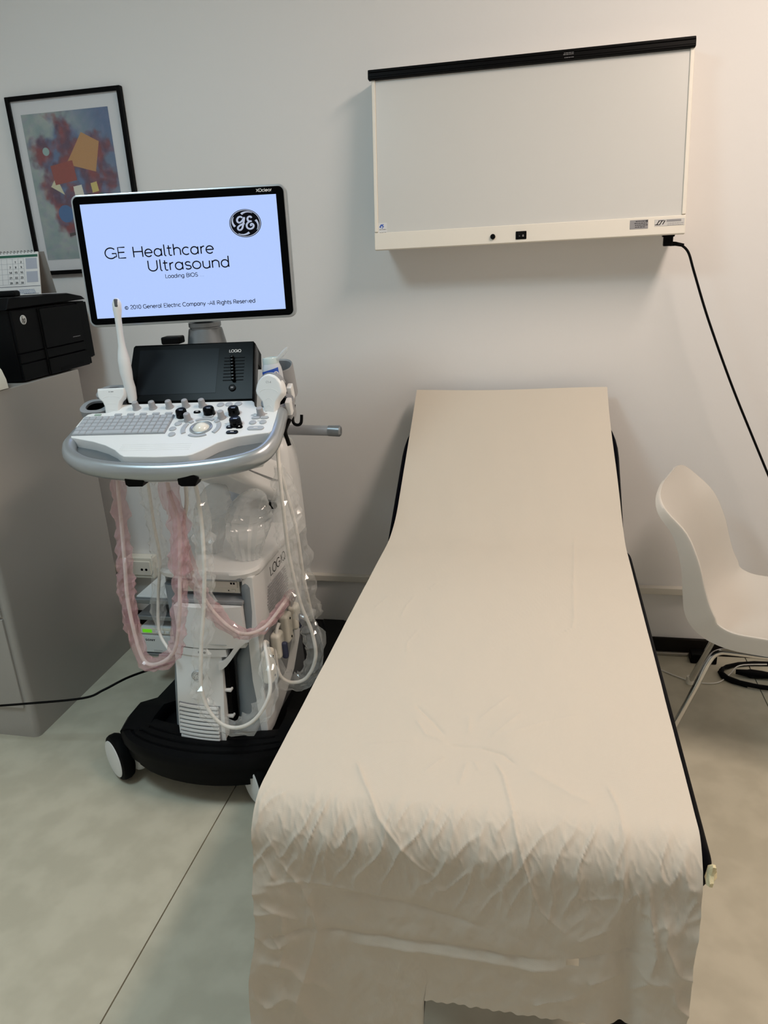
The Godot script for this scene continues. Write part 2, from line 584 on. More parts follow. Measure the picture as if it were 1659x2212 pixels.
func room() -> void:
	# floor: sheets of vinyl with dark welded seams
	var fl := Node3D.new()
	fl.name = "floor"
	add_child(fl)
	fl.set_meta("kind", "structure")
	var b := MB.new()
	b.box(Vector3((ROOM_L + ROOM_R) / 2, -0.06, ROOM_D / 2), Vector3(ROOM_R - ROOM_L + 0.4, 0.1, ROOM_D + 0.4))
	part("seam_bed", b, M.seam, fl)
	var xs := [ROOM_L, -0.972, 0.828, ROOM_R]
	for i in 3:
		var s := MB.new()
		var x0: float = xs[i] + (0.002 if i > 0 else 0.0)
		var x1: float = xs[i + 1] - (0.002 if i < 2 else 0.0)
		s.box(Vector3((x0 + x1) / 2, -0.0055, ROOM_D / 2), Vector3(x1 - x0, 0.011, ROOM_D))
		part("vinyl_sheet", s, M.floor, fl)
	b = MB.new()
	b.box(Vector3((ROOM_L + ROOM_R) / 2, ROOM_H / 2, -0.1), Vector3(ROOM_R - ROOM_L + 0.4, ROOM_H + 0.2, 0.2))
	struct_part("wall_back", b, M.wall)
	b = MB.new()
	b.box(Vector3((ROOM_L + ROOM_R) / 2, ROOM_H / 2, ROOM_D + 0.1), Vector3(ROOM_R - ROOM_L + 0.4, ROOM_H + 0.2, 0.2))
	struct_part("wall_front", b, M.wall)
	b = MB.new()
	b.box(Vector3(ROOM_R + 0.1, ROOM_H / 2, ROOM_D / 2), Vector3(0.2, ROOM_H + 0.2, ROOM_D))
	struct_part("wall_right", b, M.wall)
	b = MB.new()
	b.box(Vector3(ROOM_L - 0.1, ROOM_H / 2, ROOM_D / 2), Vector3(0.2, ROOM_H + 0.2, ROOM_D))
	struct_part("wall_left", b, M.wall)
	b = MB.new()
	b.box(Vector3((ROOM_L + ROOM_R) / 2, ROOM_H + 0.1, ROOM_D / 2), Vector3(ROOM_R - ROOM_L + 0.4, 0.2, ROOM_D + 0.4))
	struct_part("ceiling", b, M.ceiling)
	# skirting, rail and floor strip along the back wall
	b = MB.new()
	b.rbox(Vector3((ROOM_L + ROOM_R) / 2, 0.035, 0.008), Vector3(ROOM_R - ROOM_L, 0.07, 0.016), 0.003, 2)
	struct_part("baseboard_back", b, M.skirt)
	b = MB.new()
	b.rbox(Vector3((ROOM_L + ROOM_R) / 2, 0.288, 0.01), Vector3(ROOM_R - ROOM_L, 0.03, 0.03), 0.004, 2)
	struct_part("trim_1", b, M.rail)
	b = MB.new()
	b.rbox(Vector3(-0.42, 0.008, 0.028), Vector3(2.1, 0.014, 0.014), 0.003, 2)
	struct_part("trim_2", b, M.pipe)
	# wall socket box above the rail, behind the cart
	var at := Vector3(-1.815, 0.315, 0.025)
	var t := thing("wall_socket", "white surface mounted wall socket box left of the ultrasound cart", "socket", at)
	b = MB.new()
	b.rbox(at, Vector3(0.135, 0.105, 0.05), 0.006)
	part("box", b, M.white_warm, t)
	b = MB.new()
	b.rbox(at + Vector3(0, 0.0, 0.026), Vector3(0.11, 0.07, 0.008), 0.003)
	part("socket_plate", b, M.cream, t)
	for x in [0.012, 0.034]:
		b = MB.new()
		b.xf = Transform3D(Basis(Vector3.RIGHT, PI / 2), at + Vector3(x, -0.005, 0.0302))
		b.lathe(Vector3.ZERO, [Vector2(0, 0.0012), Vector2(0.006, 0.0012), Vector2(0.006, -0.001)], 12)
		part("pin_hole", b, M.black, t)


func filing_cabinet() -> void:
	var x1 := -1.815
	var t := thing("filing_cabinet", "grey steel filing cabinet under the black printer at the left edge", "cabinet", Vector3(-2.1, 0, 0.57))
	var b := MB.new()
	b.xf = Transform3D(Basis(Vector3.RIGHT, -PI / 2), Vector3(0, 0, 0))
	# plan outline in x, -z with a rounded front corner
	var pl := [Vector2(-2.4, -0.24), Vector2(-2.4, -0.895)]
	for i in 5:
		var a := -PI / 2 + PI / 2 * i / 4.0
		pl.append(Vector2(x1 - 0.022 + cos(a) * 0.022, -0.878 + sin(a) * 0.022))
	pl.append(Vector2(x1, -0.24))
	b.prism(pl, 0.0, 1.262, 0.004)
	part("body", b, M.cabinet, t)
	var ys := [0.126, 0.498, 0.875, 1.245]
	for k in 3:
		b = MB.new()
		b.rbox(Vector3(-2.115, (ys[k] + ys[k + 1]) / 2, 0.899), Vector3(0.545, ys[k + 1] - ys[k] - 0.008, 0.02), 0.003, 2)
		var d := part("drawer", b, M.cabinet, t)
		b = MB.new()
		b.rbox(Vector3(-2.12, ys[k + 1] - 0.1, 0.92), Vector3(0.12, 0.02, 0.022), 0.006)
		part("handle", b, M.silver_dark, d)


# path of the couch top: arc length s -> (z, y), with the outward normal
const S_HINGE := 0.68
const Z_FOLD := 1.885
const R_FOLD := 0.07
const Y_TOP := 0.752

func couch_path(s: float) -> Array:
	var a := deg_to_rad(33.0)
	var z_h := 0.62
	var bend := 0.12
	var d := Vector2(cos(a), -sin(a))
	var p_h := Vector2(z_h, Y_TOP)
	var s1 := S_HINGE + (Z_FOLD - z_h)
	var arc := R_FOLD * PI / 2
	if s < S_HINGE - bend:
		return [p_h - d * (S_HINGE - s), Vector2(sin(a), cos(a))]
	if s < S_HINGE + bend:
		var t := (s - (S_HINGE - bend)) / (2 * bend)
		var q0 := p_h - d * bend
		var q2 := p_h + Vector2(bend, 0)
		var p := q0.lerp(p_h, t).lerp(p_h.lerp(q2, t), t)
		var tg := (p_h - q0).lerp(q2 - p_h, t).normalized()
		return [p, Vector2(-tg.y, tg.x)]
	if s < s1:
		return [Vector2(z_h + s - S_HINGE, Y_TOP), Vector2(0, 1)]
	if s < s1 + arc:
		var u := (s - s1) / R_FOLD
		var n := Vector2(sin(u), cos(u))
		return [Vector2(Z_FOLD, Y_TOP - R_FOLD) + n * R_FOLD, n]
	return [Vector2(Z_FOLD + R_FOLD, Y_TOP - R_FOLD - (s - s1 - arc)), Vector2(1, 0)]


func couch() -> void:
	var t := thing("examination_couch", "black vinyl examination couch with raised backrest, under the cream paper sheet", "examination couch", Vector3(-0.12, 0, 1.1))
	var x0 := -0.492
	var x1 := 0.278
	# flat pad
	var b := MB.new()
	b.rbox(Vector3((x0 + x1) / 2, Y_TOP - 0.0585, 1.297), Vector3(x1 - x0, 0.095, 1.294), 0.045, 5)
	var pad := part("seat_pad", b, M.vinyl, t)
	# torn corner with the foam showing
	b = MB.new()
	var rng := RandomNumberGenerator.new()
	rng.seed = 11
	var c := Vector3(0.268, 0.712, 1.930)
	var rings := []
	for k in 6:
		var ring := []
		var f := k / 5.0
		for i in 10:
			var a := TAU * i / 10
			var r := (0.007 + 0.008 * rng.randf()) * sin(PI * (0.12 + 0.78 * f))
			ring.append(c + Vector3(0.006 * (f - 0.5) + cos(a) * r * 0.7, (f - 0.5) * 0.038, 0.004 * sin(f * 7.0) + 0.012 + sin(a) * r))
		rings.append(ring)
	b.loft(rings)
	var fo := part("torn_foam", b, M.foam, pad, 20)
	fo.set_meta("label", "cream foam showing at torn corner")
	# backrest with large rounded upper corners
	b = MB.new()
	var a := deg_to_rad(33.0)
	b.xf = Transform3D(Basis(Vector3(1, 0, 0), Vector3(0, sin(a), -cos(a)), Vector3(0, cos(a), sin(a))), Vector3(-0.122, Y_TOP - 0.004, 0.62))
	var w := 0.766
	var ol := [Vector2(-w / 2, -0.02), Vector2(w / 2, -0.02)]
	for i in 9:
		var g := PI / 2 * i / 8.0
		ol.append(Vector2(w / 2 - 0.1 + cos(g) * 0.1, 0.36 + sin(g) * 0.22))
	for i in 9:
		var g := PI / 2 + PI / 2 * i / 8.0
		ol.append(Vector2(-w / 2 + 0.1 + cos(g) * 0.1, 0.36 + sin(g) * 0.22))
	b.prism(ol, -0.085, 0.0, 0.022)
	part("backrest_pad", b, M.vinyl, t)
	# steel frame under the pads
	b = MB.new()
	for x in [-0.40, 0.18]:
		b.rbox(Vector3(x, 0.635, 1.27), Vector3(0.04, 0.05, 1.16), 0.006)
	for z in [0.72, 1.25, 1.8]:
		b.rbox(Vector3(-0.11, 0.635, z), Vector3(0.54, 0.045, 0.04), 0.006)
	part("frame", b, M.black, t)
	for x in [-0.40, 0.18]:
		for z in [0.76, 1.74]:
			b = MB.new()
			b.rbox(Vector3(x, 0.31, z), Vector3(0.045, 0.6, 0.045), 0.006)
			part("leg", b, M.black, t)
			b = MB.new()
			b.lathe(Vector3(x, 0, z), [Vector2(0, 0), Vector2(0.028, 0), Vector2(0.028, 0.012), Vector2(0.022, 0.02), Vector2(0, 0.02)], 16)
			part("foot", b, M.black_rubber, t)
	for x in [-0.40, 0.18]:
		b = MB.new()
		b.tube([Vector3(x, 0.63, 0.72), Vector3(x, 0.80, 0.40)], 0.014, 8)
		part("backrest_strut", b, M.black, t)


func seg_dist(p: Vector2, line: Array) -> Vector2:   # distance to a polyline and how far along it (0..1)
	var best := 1e9
	var along := 0.0
	for i in line.size() - 1:
		var a: Vector2 = line[i]
		var b: Vector2 = line[i + 1]
		var ab := b - a
		var t := clampf((p - a).dot(ab) / ab.length_squared(), 0, 1)
		var d := p.distance_to(a + ab * t)
		if d < best:
			best = d
			along = (i + t) / (line.size() - 1)
	return Vector2(best, along)


func s_of_z(z: float) -> float: return S_HINGE + z - 0.62
func s_of_y(y: float) -> float: return S_HINGE + (Z_FOLD - 0.62) + R_FOLD * PI / 2 + (Y_TOP - R_FOLD - y)


func paper_sheet() -> void:
	# creases: points in (x, s), half width, height; a negative height is a groove
	var cr := []
	var fl := func(pts: Array, w: float, h: float) -> void:
		var l := []
		for p in pts: l.append(Vector2(p[0], s_of_z(p[1])))
		cr.append([l, w * 0.85, h * 1.5])
	var fr := func(pts: Array, w: float, h: float) -> void:
		var l := []
		for p in pts: l.append(Vector2(p[0], s_of_y(p[1])))
		cr.append([l, w, h])
	fl.call([[-0.25, 1.61], [-0.205, 1.66], [-0.171, 1.706]], 0.008, -0.0030)
	fl.call([[-0.24, 1.66], [-0.212, 1.707], [-0.165, 1.722]], 0.007, 0.0024)
	fl.call([[-0.173, 1.728], [-0.102, 1.729], [-0.06, 1.745], [-0.03, 1.78]], 0.006, -0.0034)
	fl.call([[-0.124, 1.773], [-0.133, 1.844]], 0.006, 0.0022)
	fl.call([[-0.112, 1.77], [-0.10, 1.80]], 0.006, 0.0018)
	fl.call([[-0.168, 1.765], [-0.20, 1.82]], 0.007, 0.0020)
	fl.call([[-0.118, 1.65], [-0.049, 1.542]], 0.010, 0.0020)
	fl.call([[-0.13, 1.69], [-0.135, 1.63]], 0.008, 0.0018)
	fl.call([[-0.087, 1.698], [-0.028, 1.606]], 0.008, 0.0022)
	fl.call([[-0.078, 1.70], [0.01, 1.64], [0.10, 1.60]], 0.022, 0.0024)
	fl.call([[-0.22, 1.73], [-0.33, 1.76]], 0.014, 0.0020)
	fl.call([[-0.02, 1.78], [0.06, 1.84], [0.10, 1.86]], 0.016, 0.0026)
	fl.call([[-0.078, 1.76], [-0.057, 1.808], [-0.045, 1.86], [-0.03, 1.93], [0.01, 2.06], [0.06, 2.11]], 0.0055, 0.0034)
	fl.call([[0.105, 0.60], [0.099, 0.812], [0.090, 1.0], [0.086, 1.194], [0.080, 1.24], [0.029, 1.306]], 0.0055, 0.0022)
	fl.call([[-0.33, 1.10], [-0.345, 1.16], [-0.35, 1.24]], 0.006, 0.0016)
	fl.call([[-0.40, 1.10], [-0.43, 1.20]], 0.006, 0.0014)
	fl.call([[-0.29, 1.28], [-0.31, 1.36], [-0.30, 1.42]], 0.005, 0.0014)
	fl.call([[-0.28, 1.01], [-0.30, 1.06]], 0.006, 0.0014)
	fl.call([[0.12, 1.80], [0.135, 1.86], [0.14, 1.95], [0.14, 2.0]], 0.0055, 0.0028)
	fl.call([[-0.33, 1.80], [-0.30, 1.86], [-0.26, 1.93], [-0.19, 2.0], [-0.15, 2.03]], 0.008, 0.0040)
	fr.call([[-0.48, 0.60], [-0.40, 0.612], [-0.30, 0.60], [-0.22, 0.585]], 0.006, 0.0045)
	fr.call([[-0.34, 0.592], [-0.195, 0.582], [-0.058, 0.555]], 0.012, -0.006)
	fr.call([[-0.50, 0.465], [-0.40, 0.50], [-0.30, 0.496], [-0.15, 0.502], [-0.038, 0.505], [0.06, 0.514]], 0.010, -0.008)
	fr.call([[-0.34, 0.475], [-0.15, 0.485], [0.0, 0.487], [0.06, 0.50]], 0.016, 0.008)
	fr.call([[0.06, 0.513], [0.12, 0.54], [0.19, 0.55]], 0.012, -0.005)
	fr.call([[0.09, 0.47], [0.15, 0.50]], 0.008, 0.005)
	fr.call([[0.0, 0.40], [0.08, 0.44]], 0.010, 0.005)
	fr.call([[0.07, 0.56], [0.13, 0.60]], 0.010, 0.004)
	fr.call([[0.07, 0.645], [0.14, 0.66]], 0.004, 0.003)
	fr.call([[0.175, 0.70], [0.185, 0.62], [0.195, 0.56], [0.185, 0.50]], 0.008, 0.009)
	fr.call([[0.185, 0.50], [0.155, 0.45]], 0.008, 0.006)
	fr.call([[-0.44, 0.66], [-0.40, 0.60], [-0.385, 0.54]], 0.007, 0.006)
	fr.call([[-0.385, 0.56], [-0.38, 0.50], [-0.40, 0.42], [-0.43, 0.33], [-0.45, 0.24]], 0.018, 0.010)
	fr.call([[-0.47, 0.49], [-0.445, 0.45], [-0.46, 0.40]], 0.006, 0.006)
	fr.call([[-0.49, 0.38], [-0.45, 0.38]], 0.005, 0.004)
	fr.call([[-0.50, 0.30], [-0.45, 0.305]], 0.005, 0.004)
	fr.call([[-0.47, 0.66], [-0.445, 0.61]], 0.006, 0.005)
	fr.call([[-0.48, 0.56], [-0.41, 0.52]], 0.006, 0.004)
	var rng := RandomNumberGenerator.new()
	rng.seed = 5
	var s_edge := S_HINGE + Z_FOLD - 0.62
	# small sharp pleats where the sheet goes over the edge
	for k in 60:
		var x := -0.47 + 0.70 * (k + rng.randf()) / 60.0
		var s0 := s_edge + 0.02 + 0.11 * rng.randf()
		var len := 0.03 + 0.06 * rng.randf()
		var lean := (rng.randf() - 0.35) * 0.035
		cr.append([[Vector2(x, s0), Vector2(x + lean * 0.5, s0 + len * 0.6), Vector2(x + lean, s0 + len)], 0.0022 + 0.002 * rng.randf(), (0.0008 + 0.0010 * rng.randf()) * (1.0 if rng.randf() < 0.75 else -1.0)])
	var boxes := []
	for c in cr:
		var r := Rect2(c[0][0], Vector2.ZERO)
		for p in c[0]: r = r.expand(p)
		boxes.append(r.grow(c[1] * 3.0))
	var soft := FastNoiseLite.new()
	soft.seed = 4; soft.frequency = 3.2; soft.fractal_octaves = 3
	var ripple := FastNoiseLite.new()
	ripple.seed = 9; ripple.frequency = 1.0; ripple.fractal_octaves = 2
	var nu := 250
	var ns := 470
	var ridge := FastNoiseLite.new()
	ridge.seed = 14; ridge.frequency = 1.0; ridge.fractal_octaves = 2
	var grid := PackedVector3Array()
	var uvs := PackedVector2Array()
	grid.resize((nu + 1) * (ns + 1))
	uvs.resize(grid.size())
	var dead := {}
	for j in ns + 1:
		var s_plain := 1.6 * j / 170.0 if j < 170 else lerpf(1.6, s_of_y(0.42), minf(1.0, (j - 170) / 230.0))
		for i in nu + 1:
			var f := float(i) / nu
			# the torn lower edge: the right part ends higher
			var s := s_plain
			if j > 400:
				var xe := lerpf(-0.52, 0.245, f)
				var y_end := 0.10
				if xe > -0.190: y_end = 0.362 + 0.0018 * sin(xe * 310.0) + 0.0015 * sin(xe * 140.0 + 1.0) + 0.025 * clampf((xe + 0.18) / 0.42, 0.0, 1.0)
				s = lerpf(s_of_y(0.42), s_of_y(y_end), (j - 400) / float(ns - 400))
			var pt := couch_path(s)
			var p: Vector2 = pt[0]
			var n: Vector2 = pt[1]
			var hang := maxf(0.0, s - s_edge - 0.11)
			var xl := -0.484 - 0.05 * smoothstep(0.02, 0.5, hang) + 0.003 * sin(s * 23.0) * smoothstep(0.0, 0.1, hang)
			var xr := lerpf(0.231, 0.2555, smoothstep(0.0, S_HINGE, s)) - 0.012 * smoothstep(0.0, 0.5, hang) + 0.002 * sin(s * 31.0) * smoothstep(0.0, 0.1, hang)
			var x := lerpf(xl, xr, f)
			var q := Vector2(x, s)
			var h := 0.0
			for k in cr.size():
				if not boxes[k].has_point(q): continue
				var c = cr[k]
				var d := seg_dist(q, c[0])
				var e: float = d.x / c[1]
				if e < 3.0: h += c[2] * 0.72 * exp(-1.6 * e) * smoothstep(0.0, 0.12, d.y) * smoothstep(1.0, 0.8, d.y)
			var near_star := exp(-pow(q.distance_to(Vector2(-0.125, s_of_z(1.735))) / 0.075, 2.0))
			h -= 0.004 * near_star
			h += 0.0022 * soft.get_noise_2d(x * 1.6, s) * smoothstep(0.0, 0.3, s)
			# long fine diagonal ripples
			var u2 := (x * 0.75 + s * 0.65) * 85.0
			var v2 := (x * 0.65 - s * 0.75) * 7.0
			h += 0.00025 * ripple.get_noise_2d(u2, v2) * smoothstep(0.3, 0.9, s)
			# crumpled ridges round the edge and along both hanging sides
			var crumple := smoothstep(s_edge - 0.02, s_edge + 0.05, s) * smoothstep(s_edge + 0.24, s_edge + 0.13, s) * 0.0042
			var sides := smoothstep(0.0, 0.08, hang) * (smoothstep(-0.33, -0.43, x) + smoothstep(0.15, 0.2, x)) * 0.0075
			if crumple > 0.0: h += crumple * (pow(1.0 - absf(ridge.get_noise_2d(x * 15.0 + s * 5.0, s * 4.5)), 6.0) - 0.3)
			if crumple > 0.0: h += crumple * 0.35 * (pow(1.0 - absf(ridge.get_noise_2d(x * 38.0 - s * 9.0 + 70.0, s * 13.0)), 5.0) - 0.3)
			if sides > 0.0: h += sides * (pow(1.0 - absf(ridge.get_noise_2d(x * 7.0 + 40.0, s * 6.0)), 4.0) - 0.3)
			# the hanging end swings out and in
			if hang > 0.0:
				var w := smoothstep(0.0, 0.14, hang)
				h += w * (0.006 * sin(x * 9.0 + 1.0) + 0.016 * smoothstep(0.13, 0.24, x) + 0.012 * smoothstep(-0.36, -0.48, x) + 0.004 * soft.get_noise_2d(x * 4.0 + 9.0, s * 3.0))
				h -= 0.012 * exp(-pow((x - 0.155) / 0.02, 2.0)) * w
			if s < 0.18: h += 0.004 * sin(x * 8.0) * (0.18 - s) / 0.18
			grid[j * (nu + 1) + i] = Vector3(x, p.y + n.y * h + 0.0015 * n.y, p.x + n.x * h + 0.0015 * n.x)
			uvs[j * (nu + 1) + i] = q
			if q.distance_to(Vector2(0.066, s_of_y(0.513))) < 0.009 and absf(s - s_of_y(0.514)) < 0.0055: dead[j * (nu + 1) + i] = true
	var nor := PackedVector3Array()
	nor.resize(grid.size())
	for j in ns + 1:
		for i in nu + 1:
			var here := grid[j * (nu + 1) + i]
			var right := grid[j * (nu + 1) + mini(i + 1, nu)]
			var left := grid[j * (nu + 1) + maxi(i - 1, 0)]
			if right.distance_to(here) > 0.009 and i > 0: right = here
			if left.distance_to(here) > 0.009 and i < nu: left = here
			var du := right - left
			var ds := grid[mini(j + 1, ns) * (nu + 1) + i] - grid[maxi(j - 1, 0) * (nu + 1) + i]
			nor[j * (nu + 1) + i] = ds.cross(du).normalized()
	var idx := PackedInt32Array()
	for j in ns:
		for i in nu:
			var a := j * (nu + 1) + i
			var b := a + 1
			var c := a + nu + 2
			var d := a + nu + 1
			if dead.has(a) or dead.has(b) or dead.has(c) or dead.has(d): continue
			idx.append_array([a, b, c, a, c, d])
	var at := Vector3(-0.12, 0.755, 1.1)
	for i in grid.size(): grid[i] -= at
	var arr := []
	arr.resize(Mesh.ARRAY_MAX)
	arr[Mesh.ARRAY_VERTEX] = grid
	arr[Mesh.ARRAY_NORMAL] = nor
	arr[Mesh.ARRAY_TEX_UV] = uvs
	arr[Mesh.ARRAY_INDEX] = idx
	var m := ArrayMesh.new()
	m.add_surface_from_arrays(Mesh.PRIMITIVE_TRIANGLES, arr)
	m.surface_set_material(0, M.paper)
	var o := MeshInstance3D.new()
	o.name = "paper_sheet"
	o.mesh = m
	o.position = at
	add_child(o)
	tag(o, "long cream paper sheet creased over the couch, its torn end hanging down in front", "paper sheet")


# ---------------------------------------------------------------- chair
func chair() -> void:
	var base := Vector3(0.552, 0, 0.452)
	var t := thing("chair", "white moulded plastic shell chair with chrome legs, right of the couch", "chair", base)
	var yaw := deg_to_rad(-20.0)
	var fx := Transform3D(Basis(Vector3.UP, yaw), base)    # local x = where it faces, z = to its right side (towards the viewer)
	# side profile (forward, up) from the top of the back to the front of the seat, with half width and side curl
	var prof := [
		[-0.146, 0.896, 0.075, 0.0], [-0.144, 0.891, 0.130, 0.0], [-0.136, 0.873, 0.188, 0.003], [-0.116, 0.836, 0.220, 0.014], [-0.080, 0.765, 0.228, 0.044], [-0.052, 0.68, 0.234, 0.058], [-0.034, 0.60, 0.236, 0.064],
		[-0.018, 0.535, 0.237, 0.070], [0.008, 0.478, 0.238, 0.074], [0.055, 0.444, 0.236, 0.062], [0.12, 0.438, 0.238, 0.046], [0.20, 0.446, 0.238, 0.038], [0.29, 0.460, 0.234, 0.028], [0.36, 0.474, 0.222, 0.012], [0.40, 0.474, 0.20, 0.0], [0.415, 0.462, 0.18, -0.004]]
	var nrm := []
	for k in prof.size():
		var a2 = prof[maxi(k - 1, 0)]
		var b2 = prof[mini(k + 1, prof.size() - 1)]
		var tg := Vector2(b2[0] - a2[0], b2[1] - a2[1]).normalized()
		nrm.append(Vector2(-tg.y, tg.x))
	var nP := 60
	var nW := 28
	var outer := []
	for i in nP + 1:
		var f := float(i) / nP * (prof.size() - 1)
		var k := mini(int(f), prof.size() - 2)
		var u := f - k
		var v := []
		for c in 4:
			v.append(cubic_interpolate(prof[k][c], prof[k + 1][c], prof[maxi(k - 1, 0)][c], prof[mini(k + 2, prof.size() - 1)][c], u))
		# direction in which the sides curl: the profile's inner normal
		var nn: Vector2 = (nrm[k] as Vector2).lerp(nrm[k + 1], u).normalized()
		var row := []
		for j in nW + 1:
			var w := float(j) / nW * 2.0 - 1.0
			var curl: float = v[3] * pow(absf(w), 3.2)
			var p := Vector2(v[0], v[1]) + nn * curl
			row.append([Vector3(p.x, p.y, w * v[2]), nn])
		outer.append(row)
	var b := MB.new()
	b.xf = fx
	var th := 0.0055
	for i in nP:
		for j in nW:
			var q := [outer[i][j], outer[i + 1][j], outer[i + 1][j + 1], outer[i][j + 1]]
			var hi := []
			var lo := []
			for e in q:
				var n3 := Vector3(e[1].x, e[1].y, 0) * th / 2
				hi.append((e[0] as Vector3) + n3)
				lo.append((e[0] as Vector3) - n3)
			b.quad(hi[3], hi[2], hi[1], hi[0])
			b.quad(lo[0], lo[1], lo[2], lo[3])
			if j == 0: b.quad(hi[0], hi[1], lo[1], lo[0])
			if j == nW - 1: b.quad(hi[2], hi[3], lo[3], lo[2])
			if i == 0: b.quad(hi[3], hi[0], lo[0], lo[3])
			if i == nP - 1: b.quad(hi[1], hi[2], lo[2], lo[1])
	# skirt: the rolled outer edge of the shell
	for side in [0, nW]:
		var rim := []
		for i in nP + 1: rim.append((outer[i][side][0] as Vector3))
		var rings := []
		for i in nP + 1:
			var e: Vector3 = rim[i]
			var n2: Vector2 = outer[i][side][1]
			var sgn := -1.0 if side == 0 else 1.0
			var f := float(i) / nP
			var drop := (0.050 * smoothstep(0.05, 0.40, f) + 0.024 * exp(-pow((f - 0.50) / 0.10, 2.0))) * smoothstep(1.0, 0.75, f) + 0.006
			var n3 := Vector3(n2.x, n2.y, 0)
			var top := e + n3 * 0.003
			var out := Vector3(0, 0, sgn * 0.007)
			rings.append([top, top + out * 0.8 - n3 * 0.002, top + out - n3 * 0.008, e - n3 * drop + out * 0.8, e - n3 * drop, e - n3 * 0.006 - out * 0.2] if side == nW else [top, e - n3 * 0.006 - out * 0.2, e - n3 * drop, e - n3 * drop + out * 0.8, top + out - n3 * 0.008, top + out * 0.8 - n3 * 0.002])
		b.loft(rings)
	part("shell", b, M.shell, t, 50)
	for s in [-1.0, 1.0]:
		var z: float = s * 0.155
		b = MB.new()
		b.xf = fx
		var pts := [Vector3(-0.05, 0.012, s * 0.21), Vector3(0.02, 0.22, s * 0.185), Vector3(0.052, 0.325, s * 0.166), Vector3(0.078, 0.362, s * 0.157), Vector3(0.125, 0.372, z), Vector3(0.25, 0.384, z), Vector3(0.305, 0.384, z), Vector3(0.338, 0.36, s * 0.16), Vector3(0.365, 0.28, s * 0.18), Vector3(0.43, 0.012, s * 0.215)]
		b.tube(smooth(pts, 8), 0.0105, 14)
		part("leg_frame", b, M.chrome, t)
		for x in [-0.05, 0.43]:
			b = MB.new()
			b.xf = fx
			b.lathe(Vector3(x, 0, s * 0.212), [Vector2(0, 0), Vector2(0.014, 0), Vector2(0.015, 0.004), Vector2(0.013, 0.03), Vector2(0, 0.03)], 14)
			part("foot", b, M.white_warm, t)
	b = MB.new()
	b.xf = fx
	for x in [0.14, 0.28]:
		b.tube([Vector3(x, 0.382, -0.155), Vector3(x, 0.382, 0.155)], 0.009, 10)
		b.box(Vector3(x, 0.408, 0), Vector3(0.05, 0.044, 0.16))
	part("cross_bar", b, M.chrome, t)


